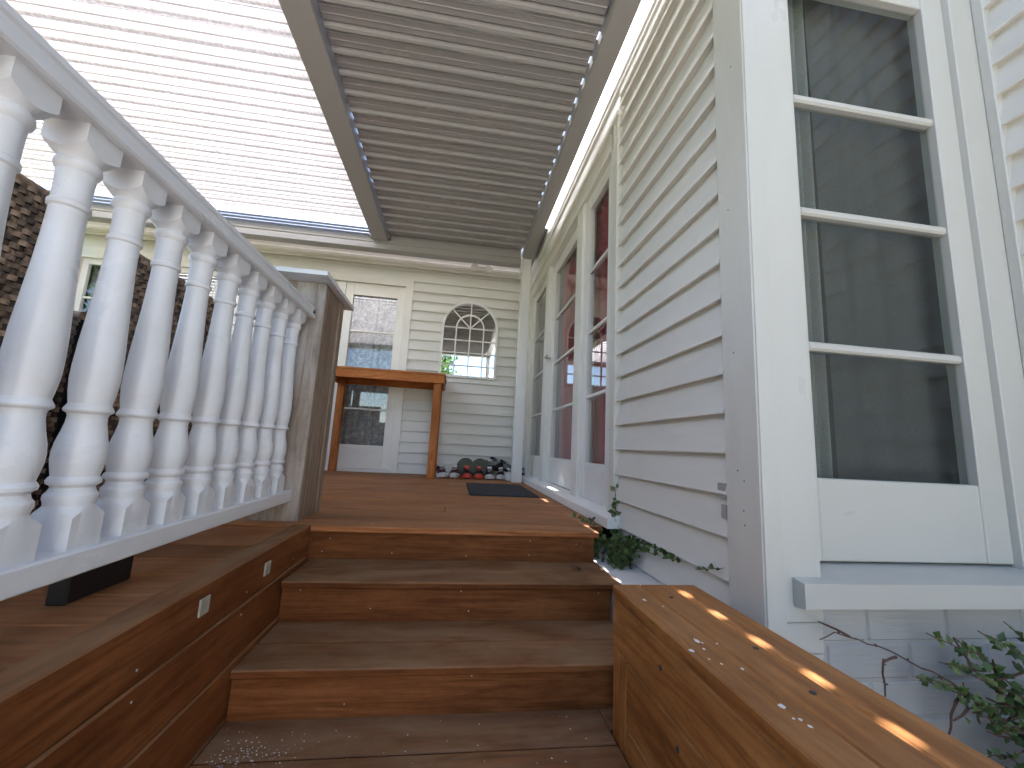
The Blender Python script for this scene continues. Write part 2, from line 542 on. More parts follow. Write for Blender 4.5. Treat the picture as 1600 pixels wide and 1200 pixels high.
# --- back wall (faces -Y), lined with the french doors and the left window
YB = 4.556
back = group_part('back_wall', house, (-1.5, YB, 0))
DOORX0, DOORX1 = -2.04, -0.575       # casing outside edges of back french doors
WINX0, WINX1 = -4.02, -2.45
def back_boards(x0, x1, z0, z1, core=True):
    z = 0.0
    k0 = 0
    zz = -0.005
    while zz < z1 - 0.02:
        if zz + PITCH_B > z0 + 0.02:
            h = min(PITCH_B, z1 - zz)
            wboard(back, M['board'], (x0, YB), (x1, YB), max(zz, z0) if zz < z0 else zz, (0, -1), h)
        zz += PITCH_B
back_boards(DOORX1, 0.86, 0, 2.36)
back_boards(DOORX0, DOORX1, 2.15, 2.36)
back_boards(WINX1, DOORX0, 0, 2.36)
back_boards(WINX0, WINX1, 2.15, 2.36)
back_boards(WINX0, WINX1, 0, 0.45)
back_boards(-6.0, WINX0, 0, 2.36)
# solid wall behind the boards
def solid(name, mat, p0, p1, parent):
    return board(name, mat, p0, p1, parent, 0.0)
solid('wall_core', M['dark'], (DOORX1 - 0.03, YB + 0.002, -0.6), (0.9, YB + 0.10, 2.6), back)
solid('wall_core', M['dark'], (DOORX0 + 0.03, YB + 0.002, 2.12), (DOORX1 - 0.03, YB + 0.10, 2.6), back)
solid('wall_core', M['dark'], (WINX1 - 0.03, YB + 0.002, -0.6), (DOORX0 + 0.03, YB + 0.10, 2.6), back)
solid('wall_core', M['dark'], (WINX0 + 0.03, YB + 0.002, 2.12), (WINX1 - 0.03, YB + 0.10, 2.6), back)
solid('wall_core', M['dark'], (WINX0 + 0.03, YB + 0.002, -0.6), (WINX1 - 0.03, YB + 0.10, 0.42), back)
solid('wall_core', M['dark'], (-6.0, YB + 0.002, -0.6), (WINX0 + 0.03, YB + 0.10, 2.6), back)
# dim room behind
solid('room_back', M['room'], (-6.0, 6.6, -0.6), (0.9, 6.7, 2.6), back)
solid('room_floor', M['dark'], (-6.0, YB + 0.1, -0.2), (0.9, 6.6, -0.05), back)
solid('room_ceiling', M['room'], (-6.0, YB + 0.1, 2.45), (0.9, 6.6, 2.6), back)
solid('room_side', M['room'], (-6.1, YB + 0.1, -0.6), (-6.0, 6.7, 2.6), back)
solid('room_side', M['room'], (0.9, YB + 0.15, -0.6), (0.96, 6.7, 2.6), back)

def glazed_leaf(name, parent, mat, org, ux, w, z0, z1, depth, stile, rail_b, rail_t, muntins, glass, out, cols=1, mun=0.022, mat_pane=None):
    """a door or sash: org = world xy of its left end, ux = unit vector along it, out = outward unit vector"""
    ux, out = Vector((ux[0], ux[1], 0)), Vector((out[0], out[1], 0))
    o3 = Vector((org[0], org[1], 0))
    root = group_part(name, parent, o3 + ux * w / 2 + Vector((0, 0, z0)))
    def seg(nm, s0, s1, za, zb, d0, d1, m=mat, bev=0.003):
        a = o3 + ux * s0 + out * d0 + Vector((0, 0, za))
        b = o3 + ux * s1 + out * d1 + Vector((0, 0, zb))
        return board(nm, m, a, b, root, bev)
    seg('stile', 0, stile, z0, z1, -depth / 2, depth / 2)
    seg('stile', w - stile, w, z0, z1, -depth / 2, depth / 2)
    seg('bottom_rail', stile, w - stile, z0, z0 + rail_b, -depth / 2 + 0.003, depth / 2 - 0.003)
    seg('top_rail', stile, w - stile, z1 - rail_t, z1, -depth / 2 + 0.003, depth / 2 - 0.003)
    zs = [z0 + rail_b] + list(muntins) + [z1 - rail_t]
    for zm in muntins:
        seg('muntin', stile, w - stile, zm - mun / 2, zm + mun / 2, -depth / 2 + 0.008, depth / 2 - 0.004, bev=0.006)
    for c in range(1, cols):
        s = stile + (w - 2 * stile) * c / cols
        seg('muntin', s - mun / 2, s + mun / 2, z0 + rail_b, z1 - rail_t, -depth / 2 + 0.009, depth / 2 - 0.006, bev=0.006)
    for za, zb in zip(zs, zs[1:]):
        for c in range(cols):
            s0 = stile + (w - 2 * stile) * c / cols
            s1 = stile + (w - 2 * stile) * (c + 1) / cols
            seg('pane', s0 - 0.004, s1 + 0.004, za - 0.004, zb + 0.004, -0.003, 0.001, glass, 0.0)
    return root

# back french doors (two leaves) and casing
cz = 2.15
casing = group_part('door_casing', house, (-1.3, YB, 0))
board('casing_board', M['trim'], (DOORX1 - 0.085, YB - 0.036, 0.0), (DOORX1, YB + 0.03, cz), casing)
board('casing_board', M['trim'], (DOORX0, YB - 0.036, 0.0), (DOORX0 + 0.085, YB + 0.03, cz), casing)
board('casing_board', M['trim'], (DOORX0 + 0.085, YB - 0.034, cz - 0.085), (DOORX1 - 0.085, YB + 0.03, cz), casing)
board('door_step', M['trim'], (DOORX0 + 0.085, YB - 0.05, 0.0), (DOORX1 - 0.085, YB + 0.08, 0.028), casing)
dl = (DOORX1 - DOORX0 - 0.17 - 0.006) / 2
for i in range(2):
    x0 = DOORX0 + 0.085 + i * (dl + 0.006)
    glazed_leaf('back_door', house, M['trim'], (x0, YB + 0.012), (1, 0), dl, 0.03, cz - 0.088, 0.04, 0.085, 0.245, 0.14, (0.655, 1.08, 1.51), M['glass'], (0, -1))
# left back window
casing = group_part('window_casing', house, (-3.2, YB, 0.45))
board('casing_board', M['trim'], (WINX1 - 0.11, YB - 0.036, 0.45), (WINX1, YB + 0.03, 2.15), casing)
board('casing_board', M['trim'], (WINX0, YB - 0.036, 0.45), (WINX0 + 0.11, YB + 0.03, 2.15), casing)
board('casing_board', M['trim'], (WINX0 + 0.11, YB - 0.034, 2.04), (WINX1 - 0.11, YB + 0.03, 2.15), casing)
board('sill', M['trim'], (WINX0 - 0.03, YB - 0.07, 0.40), (WINX1 + 0.03, YB + 0.03, 0.45), casing)
wl = (WINX1 - WINX0 - 0.22) / 2
for i in range(2):
    glazed_leaf('back_window', house, M['trim'], (WINX0 + 0.11 + i * wl, YB + 0.012), (1, 0), wl - 0.004, 0.452, 2.038, 0.04, 0.06, 0.08, 0.06, (0.86, 1.24, 1.62), M['glass'], (0, -1))

# --- side wall (faces -X)
XW = 0.779            # back face of the boards, butts stand at XW-0.024
side = group_part('side_wall', house, (XW, 1.4, 0))
z = -0.107 - PITCH_B
while z < 2.20:
    wboard(side, M['board'], (XW, 1.84), (XW, 1.055), z, (-1, 0))
    z += PITCH_B
solid('wall_core', M['dark'], (XW + 0.002, 1.0, -0.60), (XW + 0.10, 1.95, 2.7), side)
board('corner_board', M['corner'], (XW - 0.032, 0.925, -0.33), (XW + 0.02, 1.055, 2.55), side, 0.003)
for (ya, yb_, za, zb) in ((1.058, 1.092, 0.222, 0.262), (1.058, 1.078, 0.168, 0.204)):
    board('primer_patch', M['galv'] if False else M['concrete'], (XW - 0.0315, ya, za), (XW - 0.0255, yb_, zb), side, 0.0)
for zz in (0.30, 0.275, 0.20, 0.165, 0.62, 1.05, 1.5):
    link('nail', knot_small, None, side, (XW - 0.0322, 0.99 + R_.uniform(-0.02, 0.02), zz), (0, math.pi / 2, 0))
# head boards and fascia above the doors
board('head_board', M['trim'], (XW - 0.030, 1.96, 1.99), (XW + 0.03, 4.55, 2.10), side, 0.004)
board('head_moulding', M['trim'], (XW - 0.046, 1.83, 2.10), (XW + 0.03, 4.55, 2.135), side, 0.006)
board('frieze_board', M['white'], (XW - 0.036, 1.0, 2.205), (XW + 0.03, 1.83, 2.25), side, 0.004)
board('frieze_board', M['white'], (XW - 0.030, 1.83, 2.135), (XW + 0.03, 4.55, 2.25), side, 0.004)
board('soffit_moulding', M['white'], (XW - 0.044, 0.93, 2.25), (XW + 0.03, 4.55, 2.28), side, 0.008)
board('soffit_moulding', M['white'], (XW - 0.052, 0.93, 2.28), (XW + 0.03, 4.55, 2.36), side, 0.008)
# architrave beside the sidelight
board('architrave', M['corner'], (XW - 0.040, 1.84, 0.02), (XW + 0.03, 1.90, 2.13), side, 0.003)
board('architrave', M['trim'], (XW - 0.026, 1.90, 0.045), (XW + 0.06, 1.965, 1.99), side, 0.003)
# threshold sill
sillp = [(0, -0.03), (0.105, -0.03), (0.105, 0.012), (0.098, 0.018), (0, 0.034)]
link('threshold', extrude_profile(sillp, 2.72, M['white'], 'threshold'), None, side, (0.80, 1.79 + 1.36, 0.028), (0, 0, math.pi / 2))

def xleaf(name, y0, y1, x, z0, z1, muntins, stile, rb, rt, mat, depth=0.04, glass='glass'):
    return glazed_leaf(name, house, mat, (x, y1), (0, -1), y1 - y0, z0, z1, depth, stile, rb, rt, muntins, M[glass], (-1, 0))
MZ = (0.655, 1.06, 1.46)
xleaf('sidelight', 1.965, 2.47, 0.795, 0.06, 1.99, MZ, 0.085, 0.205, 0.09, M['white'])
dr = xleaf('french_door', 2.60, 3.46, 0.815, 0.066, 1.985, MZ, 0.10, 0.20, 0.10, M['white'])
xleaf('sidelight', 3.58, 4.26, 0.795, 0.06, 1.99, MZ, 0.09, 0.205, 0.09, M['trim'])
for ya, yb_ in ((2.47, 2.60), (3.46, 3.58), (4.26, 4.552)):
    board('mullion', M['trim'], (XW - 0.024, ya, 0.05), (XW + 0.075, yb_, 1.99), side, 0.004)
# lever handle
board('handle_plate', M['white'], (0.786, 3.41, 1.02), (0.795, 3.44, 1.20), dr, 0.002)
bm = bmesh.new()
tube_bm(bm, [(0, 0, 0), (-0.045, 0, 0), (-0.052, -0.01, 0), (-0.052, -0.10, 0.0)], [0.009, 0.009, 0.009, 0.008], 8)
link('handle', bm_mesh('handle', bm, M['galv'], 40), None, dr, (0.787, 3.425, 1.12))
# room behind the french doors
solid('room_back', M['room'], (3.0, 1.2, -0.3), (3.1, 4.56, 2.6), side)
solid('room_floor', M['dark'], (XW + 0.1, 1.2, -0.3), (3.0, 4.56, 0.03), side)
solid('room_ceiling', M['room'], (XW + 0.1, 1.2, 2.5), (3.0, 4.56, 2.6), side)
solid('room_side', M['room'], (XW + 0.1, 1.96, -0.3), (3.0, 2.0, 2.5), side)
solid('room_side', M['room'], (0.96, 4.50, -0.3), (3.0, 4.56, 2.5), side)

# --- window wall (faces -Y) round the corner
YWN = 1.03
bay = group_part('window_wall', house, (1.2, YWN, 0))
board('wide_casing', M['wintrim'], (XW + 0.0225, 0.930, -0.045), (0.905, 1.06, 2.6), bay, 0.003)
board('casing_bead', M['wintrim'], (XW - 0.030, 0.921, -0.33), (XW + 0.020, 0.925, 2.6), bay, 0.001)
board('plinth_board', M['wintrim'], (XW + 0.0225, 0.934, -0.115), (0.905, 1.06, -0.047), bay, 0.003)
board('plinth_board', M['wintrim'], (XW + 0.0225, 0.937, -0.33), (0.905, 1.06, -0.117), bay, 0.003)
XR = 1.72
glazed_leaf('tall_window', house, M['wintrim'], (0.90, YWN), (1, 0), 0.695, 0.075, 2.02, 0.05, 0.085, 0.215, 0.10, (0.663, 1.085, 1.475), M['glass_d'], (0, -1), mun=0.026)
board('side_casing', M['wintrim'], (1.595, YWN - 0.045, 0.05), (XR - 0.02, YWN + 0.04, 2.6), bay, 0.003)
board('head_casing', M['wintrim'], (0.905, YWN - 0.045, 2.022), (1.595, YWN + 0.04, 2.6), bay, 0.003)
sp = [(0.0, 0.0), (0.155, -0.020), (0.155, -0.075), (0.135, -0.080), (0.0, -0.080)]
bm_s = extrude_profile(sp, 0.89, M['wintrim'], 'sill')
link('sill', bm_s, None, bay, (0.825 + 0.445, YWN + 0.02, 0.073), (0, 0, math.pi))
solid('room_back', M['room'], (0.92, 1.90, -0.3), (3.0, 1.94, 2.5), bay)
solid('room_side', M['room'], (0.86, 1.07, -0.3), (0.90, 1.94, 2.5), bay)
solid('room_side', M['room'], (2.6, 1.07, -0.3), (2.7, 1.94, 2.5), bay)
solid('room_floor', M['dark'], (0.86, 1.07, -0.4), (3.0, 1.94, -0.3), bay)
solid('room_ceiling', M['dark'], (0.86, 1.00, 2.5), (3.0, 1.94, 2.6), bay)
# painted brick foundation
found = group_part('foundation', house, (1.3, 0.96, GZ))
solid('mortar_bed', M['brickpaint'], (0.80, 0.9505, GZ), (XR, 1.05, -0.012), found)
zc = -0.012 - 0.081
row = 0
while zc > GZ - 0.05:
    x = 0.81 - (0.115 if row % 2 else 0.0)
    while x < XR:
        a, b_ = max(x, 0.80), min(x + 0.222, XR)
        if b_ - a > 0.02:
            board('brick', M['brickpaint'], (a, 0.947 + R_.uniform(-0.0015, 0.0015), zc), (b_, 1.0, zc + 0.077), found, 0.004)
        x += 0.230
    zc -= 0.085
    row += 1
# plaster ledge beside the steps
bm = bmesh.new()
bmesh.ops.create_grid(bm, x_segments=8, y_segments=30, size=0.5)
for v in bm.verts:
    v.co.x *= 0.20
    v.co.y *= 1.12
    v.co.z = -0.012 * abs(v.co.x + 0.1) * 10 + R_.uniform(-0.004, 0.004)
ext = bmesh.ops.extrude_face_region(bm, geom=bm.faces[:])
for v in [e for e in ext['geom'] if isinstance(e, bmesh.types.BMVert)]:
    v.co.z -= 0.4
link('plaster_ledge', bm_mesh('ledge', bm, M['ledge'], 40), None, found, (0.70, 1.66, -0.108), (0, 0, math.pi))

# --- return wall on the right (faces -X)
ret = group_part('return_wall', house, (XR, 0.5, 0))
board('corner_trim', M['wintrim'], (XR - 0.036, 0.955, -0.02), (XR + 0.02, 0.985, 2.6), ret, 0.003)
z = -0.02
while z < 2.6:
    wboard(ret, M['board'], (XR, 0.955), (XR, -4.0), z, (-1, 0))
    z += PITCH_B
solid('wall_core', M['dark'], (XR + 0.002, -4.0, GZ), (XR + 0.1, 0.985, 2.7), ret)
solid('base_wall', M['brickpaint'], (XR - 0.012, -4.0, GZ), (XR + 0.001, 0.945, -0.022), ret)

# --- eaves and roofs
roof = group_part('roof', house, (0, 6, 2.6))
board('soffit', M['white'], (-6.2, 4.42, 2.40), (0.9, 4.70, 2.42), roof)
gut2 = extrude_profile([(0, 0), (-0.03, 0.0), (-0.045, 0.02), (-0.04, 0.035), (-0.06, 0.075), (-0.06, 0.115), (-0.05, 0.115), (-0.05, 0.08), (-0.02, 0.03), (0.05, 0.02), (0.05, 0)], 6.7, M['trim'], 'gutter')
link('gutter', gut2, None, roof, (-2.75, 4.40, 2.285), (0, 0, 0))
board('fascia', M['trim'], (-6.2, 4.455, 2.27), (0.70, 4.485, 2.42), roof)
def slab(name, pts, th, mat, parent):
    bm = bmesh.new()
    a = [bm.verts.new(p) for p in pts]
    b = [bm.verts.new((p[0], p[1], p[2] + th)) for p in pts]
    bm.faces.new(a)
    bm.faces.new(b)
    n = len(pts)
    for i in range(n):
        bm.faces.new((a[i], a[(i + 1) % n], b[(i + 1) % n], b[i]))
    o3 = Vector(pts[0])
    for v in bm.verts:
        v.co -= o3
    return link(name, bm_mesh(name, bm, mat), None, parent, o3)
slab('roof_plane', [(-6.3, 4.38, 2.43), (0.80, 4.38, 2.43), (0.80, 7.5, 3.9), (-6.3, 7.5, 3.9)], 0.05, M['roof'], roof)
slab('roof_plane', [(0.80, 0.95, 2.64), (0.80, 7.5, 2.64), (4.2, 7.5, 3.9), (4.2, 0.95, 3.9)], 0.05, M['roof'], roof)
slab('roof_plane', [(1.50, -4.2, 2.70), (1.50, 0.95, 2.70), (4.2, 0.95, 3.92), (4.2, -4.2, 3.92)], 0.05, M['roof'], roof)
board('eave_soffit', M['white'], (0.82, 0.90, 2.602), (1.8, 1.9, 2.63), roof)

# ------------------------------------------------------------------ curtains (inside the house)
def curtain(name, mat, a, b, z0, z1, folds, depth, label, cat='curtain', seed=1, nx=90, gather=0.0, group=None):
    rr = random.Random(seed)
    bm = bmesh.new()
    ph = [rr.uniform(0, 6.28) for _ in range(4)]
    A, B = Vector((*a, 0)), Vector((*b, 0))
    u = (B - A)
    nrm = Vector((-u.y, u.x, 0)).normalized()
    grid = []
    nz = 14
    for j in range(nz + 1):
        t = j / nz
        rowv = []
        for i in range(nx + 1):
            s = i / nx
            w = math.sin(s * folds * 6.283 + ph[0] + 0.5 * math.sin(t * 2 + ph[1])) * 0.6 + math.sin(s * folds * 2.7 * 6.283 * 0.5 + ph[2]) * 0.4
            ss = s - gather * s * math.sin(t * math.pi) * (1 - s * 0.2)
            p = A + u * ss + nrm * depth * w * (0.6 + 0.4 * t)
            rowv.append(bm.verts.new((p.x - A.x, p.y - A.y, (z1 - z0) * t)))
        grid.append(rowv)
    for j in range(nz):
        for i in range(nx):
            bm.faces.new((grid[j][i], grid[j][i + 1], grid[j + 1][i + 1], grid[j + 1][i]))
    o = link(name, bm_mesh(name, bm, mat, 80), None, None, (A.x, A.y, z0))
    return tag(o, label, cat, group)
curtain('net_curtain', M['curtain'], (0.985, 1.085), (1.135, 1.100), 0.04, 2.05, 3, 0.020, 'narrow grey curtain hanging at the left edge of the tall window', seed=3, nx=40)
curtain('net_curtain', M['sheer'], (1.165, 1.115), (1.66, 1.120), 0.04, 2.05, 3, 0.012, 'wide dull grey green curtain drawn across the tall window', seed=9, gather=0.06)
curtain('red_curtain', M['red'], (0.85, 2.02), (0.86, 2.52), 0.08, 1.95, 5, 0.022, 'crimson curtain behind the glazed sidelight next to the weatherboards', seed=5)
curtain('red_curtain', M['red'], (0.875, 2.80), (0.88, 3.42), 0.08, 1.95, 5, 0.022, 'crimson curtain behind the glass of the french door', seed=6)
curtain('pink_curtain', M['pink'], (0.862, 2.66), (0.866, 2.80), 0.08, 1.95, 2, 0.015, 'dusky pink lining edge of the curtain behind the french door', seed=8, nx=24)
curtain('insect_screen', M['screen'], (0.85, 3.60), (0.85, 4.24), 0.10, 1.95, 1, 0.001, 'grey blind behind the sidelight hidden behind the white post', 'blind', seed=2, nx=6)
curtain('lace_curtain', M['lace'], (-1.28, YB + 0.11), (-0.66, YB + 0.12), 0.10, 2.02, 7, 0.02, 'patterned lace curtain behind the right leaf of the back doors', seed=11, gather=0.10)
curtain('lace_curtain', M['lace'], (-1.96, YB + 0.11), (-1.40, YB + 0.12), 0.10, 2.02, 7, 0.02, 'patterned lace curtain behind the left leaf of the back doors', seed=12)
curtain('lace_curtain', M['lace'], (-3.90, YB + 0.11), (-2.56, YB + 0.12), 0.45, 2.02, 14, 0.02, 'patterned lace curtain behind the window left of the back doors', seed=13)

# ------------------------------------------------------------------ deck
deck = thing('deck', (-1.4, 3.0, -0.15), 'reddish brown timber deck between the steps and the house', 'deck')
DB, DG = 0.136, 0.005
def deck_row(y, x0, x1, z=0.0, joints=()):
    xs = [x0] + [j for j in joints if x0 + 0.2 < j < x1 - 0.2] + [x1]
    for a, b_ in zip(xs, xs[1:]):
        board('deck_board', M['deck'], (a + 0.001, y, z - 0.022), (b_ - 0.001, y + DB, z), deck, 0.003, 0.004)
y = 1.695
i = 0
while y + DB < 4.56:
    xr = 0.625 if y < 1.80 else 0.692
    deck_row(y, -4.2, xr, 0.0, [(-0.95, -1.6, -2.3)[i % 3], -3.1] + ([-0.02] if i % 5 == 3 else []))
    y += DB + DG
    i += 1
y = 1.695 - DB - DG
i = 0
while y > -0.6:
    deck_row(y, -4.2, -0.580, -0.008, [(-1.7, -2.3)[i % 2]])
    y -= DB + DG
    i += 1
for yj in (1.72, 2.4, 3.1, 3.8, 4.4):
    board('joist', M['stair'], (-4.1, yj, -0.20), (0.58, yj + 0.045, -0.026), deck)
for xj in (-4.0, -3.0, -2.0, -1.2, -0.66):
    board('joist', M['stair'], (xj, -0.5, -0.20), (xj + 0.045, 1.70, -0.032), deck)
for xj, yj in ((-4.0, -0.45), (-2.0, -0.45), (-4.0, 1.7), (-2.0, 1.7), (-4.0, 4.3), (-2.0, 4.3), (-0.66, -0.45)):
    board('pile', M['raw'], (xj, yj, GZ - 0.05), (xj + 0.1, yj + 0.1, -0.201), deck)

# ------------------------------------------------------------------ steps
XS0, XS1 = -0.508, 0.62
steps = thing('steps', (0.05, 1.2, GZ), 'wide brown timber steps climbing to the deck', 'steps')
TR = [(-0.122, 1.447, 1.698), (-0.250, 1.185, 1.450), (-0.372, 0.925, 1.188), (-0.496, 0.665, 0.928)]   # z, nosing y, riser-behind y
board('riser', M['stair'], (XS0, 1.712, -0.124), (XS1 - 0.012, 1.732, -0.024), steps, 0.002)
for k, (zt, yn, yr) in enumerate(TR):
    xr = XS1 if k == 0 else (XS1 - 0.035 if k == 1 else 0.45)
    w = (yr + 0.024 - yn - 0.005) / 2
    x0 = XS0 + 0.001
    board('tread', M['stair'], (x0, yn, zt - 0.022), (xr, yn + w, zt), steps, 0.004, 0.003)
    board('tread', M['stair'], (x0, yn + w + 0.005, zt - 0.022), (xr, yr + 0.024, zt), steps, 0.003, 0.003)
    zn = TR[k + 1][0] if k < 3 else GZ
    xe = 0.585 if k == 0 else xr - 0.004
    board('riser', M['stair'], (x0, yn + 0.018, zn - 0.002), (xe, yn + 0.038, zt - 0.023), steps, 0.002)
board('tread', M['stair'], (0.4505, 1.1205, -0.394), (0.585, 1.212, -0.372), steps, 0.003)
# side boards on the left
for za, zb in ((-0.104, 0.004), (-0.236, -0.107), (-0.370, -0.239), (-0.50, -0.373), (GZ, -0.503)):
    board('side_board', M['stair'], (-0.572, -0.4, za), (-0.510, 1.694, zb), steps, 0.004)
for (yy, zz) in ((1.335, -0.052), (1.026, -0.042)):
    l = board('step_light', M['light'], (-0.5105, yy - 0.018, zz - 0.018), (-0.506, yy + 0.018, zz + 0.018), steps, 0.0015)
# nail and screw heads
bm = bmesh.new()
bmesh.ops.create_cone(bm, cap_ends=True, segments=8, radius1=0.0024, radius2=0.0020, depth=0.0012)
scr = bm_mesh('screw', bm, M['galv'])
def screw(parent, p, rot):
    link('screw', scr, None, parent, p, rot)
for zt, yy in ((-0.074, 1.7118), (-0.186, 1.4648), (-0.312, 1.2028)):
    for x in (-0.46, -0.22, 0.08, 0.34, 0.55):
        for dz in (-0.028, 0.028):
            if R_.random() < 0.42 and not (x > 0.5 and zt < -0.2):
                screw(steps, (x + R_.uniform(-0.02, 0.02), yy, zt + dz + R_.uniform(-0.006, 0.006)), (math.pi / 2, 0, 0))
for yy in (0.85, 1.22, 1.55):
    for zz in (-0.08, -0.13):
        screw(steps, (-0.5094, yy + R_.uniform(-0.01, 0.01), zz), (0, math.pi / 2, 0))
for yr in (1.74, 2.02, 2.45):
    for x in (-0.30, 0.05, 0.40):
        screw(deck, (x, yr + 0.02, 0.0006), (0, 0, 0))

bm = bmesh.new()
for k in range(260):
    c = Vector((-0.40 + R_.gauss(0, 0.055), 1.08 + R_.gauss(0, 0.035), 0)) if k % 5 else Vector((R_.uniform(-0.48, 0.40), R_.uniform(0.95, 1.18), 0))
    r0 = R_.choice((0.0006, 0.0009, 0.0013, 0.002))
    vsx = [bm.verts.new(c + Vector((math.cos(t * 1.2566) * r0 * R_.uniform(0.6, 1.3), math.sin(t * 1.2566) * r0 * R_.uniform(0.6, 1.3), 0))) for t in range(5)]
    top = bm.verts.new(c + Vector((0, 0, r0 * 0.7)))
    for t in range(5):
        bm.faces.new((vsx[t], vsx[(t + 1) % 5], top))
    bm.faces.new(list(reversed(vsx)))
for v in bm.verts:
    v.co -= Vector((-0.4, 1.08, 0))
pw_ = link('plaster_dust', bm_mesh('plaster_dust', bm, M['white']), None, steps, (-0.4, 1.08, -0.3715))
pw_['kind'] = 'stuff'

# ------------------------------------------------------------------ timber side wall (right)
BX0, BX1, BZ, BY1 = 0.450, 0.688, -0.020, 1.118
wallr = thing('timber_side_wall', (0.57, 0.4, GZ), 'thick brown timber side wall flanking the right edge of the steps', 'side wall')
cuts = [BX0, BX0 + 0.078, BX0 + 0.160, BX1]
for a, b_ in zip(cuts, cuts[1:]):
    board('top_board', M['bench'], (a + 0.0008, -0.6, BZ - 0.030), (b_ - 0.0008, BY1, BZ), wallr, 0.003)
board('face_board', M['bench'], (BX0 + 0.002, -0.6, BZ - 0.150), (BX0 + 0.03, BY1 - 0.002, BZ - 0.031), wallr, 0.003)
board('end_board', M['bench'], (BX0 + 0.004, 1.035, GZ), (BX0 + 0.03, BY1 - 0.003, BZ - 0.152), wallr, 0.003)
zf = BZ - 0.152
while zf > GZ:
    board('face_board', M['bench'], (BX0 + 0.004, -0.6, max(zf - 0.14, GZ)), (BX0 + 0.03, 1.033, zf - 0.002), wallr, 0.003)
    zf -= 0.142
board('back_board', M['bench'], (BX0 + 0.031, BY1 - 0.03, GZ), (BX1 - 0.004, BY1 - 0.004, BZ - 0.031), wallr, 0.003)
board('outer_board', M['bench'], (BX1 - 0.03, -0.6, GZ), (BX1 - 0.004, BY1 - 0.031, BZ - 0.031), wallr, 0.003)
# counter-sunk bolt heads and knots
bm = bmesh.new()
bmesh.ops.create_cone(bm, cap_ends=True, segments=10, radius1=0.006, radius2=0.0045, depth=0.002)
knot = bm_mesh('bolt', bm, M['dark'])
for x, yy in ((0.565, 1.02), (0.59, 0.76), (0.575, 0.62)):
    link('bolt', knot, None, wallr, (x, yy, BZ + 0.0006))
for yy, zz in ((0.86, -0.10), (0.60, -0.13), (0.80, -0.21)):
    link('bolt', knot, None, wallr, (BX0 + 0.0016 + (0.002 if zz < -0.17 else 0), yy, zz), (0, math.pi / 2, 0))
# white paint flecks spilt along the top
bm = bmesh.new()
for k in range(15):
    cy = R_.choice([0.80, 0.79, 0.78, 0.70, 0.55, 0.95])
    c = Vector((0.49 + R_.gauss(0, 0.016), cy + R_.gauss(0, 0.022), 0))
    r0 = R_.choice((0.0015, 0.002, 0.003, 0.0055))
    n = 7
    vsx = [bm.verts.new(c + Vector((math.cos(t * 6.283 / n) * r0 * R_.uniform(0.6, 1.1), math.sin(t * 6.283 / n) * r0 * R_.uniform(0.7, 1.5), 0.0))) for t in range(n)]
    f = bm.faces.new(vsx)
    e = bmesh.ops.extrude_face_region(bm, geom=[f])
    for v in e['geom']:
        if isinstance(v, bmesh.types.BMVert):
            v.co.z += 0.0008
for v in bm.verts:
    v.co -= Vector((0.49, 0.78, 0))
pf = link('paint_flecks', bm_mesh('flecks', bm, M['white']), None, wallr, (0.49, 0.78, BZ + 0.0003))
pf['kind'] = 'stuff'

# ------------------------------------------------------------------ railing
RX = -0.668
rail = thing('balustrade', (RX, 1.1, 0.0), 'white turned timber balustrade along the left side of the steps', 'balustrade')
toprail = [(-0.046, 0.0), (0.046, 0.0), (0.050, 0.004), (0.050, 0.016), (0.040, 0.022), (0.042, 0.034), (0.046, 0.038), (0.046, 0.048), (0.034, 0.056), (-0.034, 0.056), (-0.046, 0.048), (-0.046, 0.038), (-0.042, 0.034), (-0.040, 0.022), (-0.050, 0.016), (-0.050, 0.004)]
link('top_rail', extrude_profile(toprail, 2.3, M['rail'], 'top_rail'), None, rail, (RX, 1.765 - 1.15, 0.826), (0, 0, math.pi / 2))
board('bottom_rail', M['rail'], (RX - 0.046, 1.765 - 2.3, 0.076), (RX + 0.048, 1.765, 0.118), rail, 0.003)
SEG = 48
def circ(r, z):
    return [(r * math.cos(k * 2 * math.pi / SEG), r * math.sin(k * 2 * math.pi / SEG), z) for k in range(SEG)]
def sq(b, z, shoulder=0.0, sign=-1):
    out = []
    for k in range(SEG):
        t = k * 2 * math.pi / SEG
        r = b / 2 / max(abs(math.cos(t)), abs(math.sin(t)))
        out.append((r * math.cos(t), r * math.sin(t), z + sign * shoulder * (r - b / 2)))
    return out
H = 0.708
b = 0.068
prof = [(0.033, 0.071), (0.0335, 0.076), (0.036, 0.083), (0.0355, 0.090), (0.031, 0.096), (0.029, 0.103), (0.031, 0.106), (0.0355, 0.109), (0.0365, 0.114), (0.034, 0.119), (0.0315, 0.122),
        (0.034, 0.135), (0.0365, 0.150), (0.0368, 0.163), (0.035, 0.180), (0.0305, 0.200), (0.0275, 0.217), (0.0268, 0.228), (0.0285, 0.233), (0.0335, 0.2365), (0.0345, 0.2395), (0.0335, 0.2425), (0.0295, 0.250), (0.0295, 0.252),
        (0.0325, 0.272), (0.0345, 0.295), (0.0345, 0.320), (0.0330, 0.360), (0.0300, 0.410), (0.0270, 0.460), (0.0248, 0.510), (0.0236, 0.552), (0.0234, 0.566), (0.0268, 0.569), (0.0272, 0.573), (0.0268, 0.577), (0.0240, 0.580),
        (0.0242, 0.615), (0.0250, 0.632), (0.0290, 0.638), (0.0305, 0.644), (0.0295, 0.650), (0.0265, 0.653), (0.028, 0.657)]
rings = [sq(b, 0.0), sq(b, 0.067, 0.95, -1)] + [circ(r, z) for r, z in prof] + [sq(b, 0.664, 0.95, 1), sq(b, H)]
bal_me = rings_mesh(rings, M['rail'], SEG, 30)
yk = 0.818 + b / 2 - 0.119 * 5
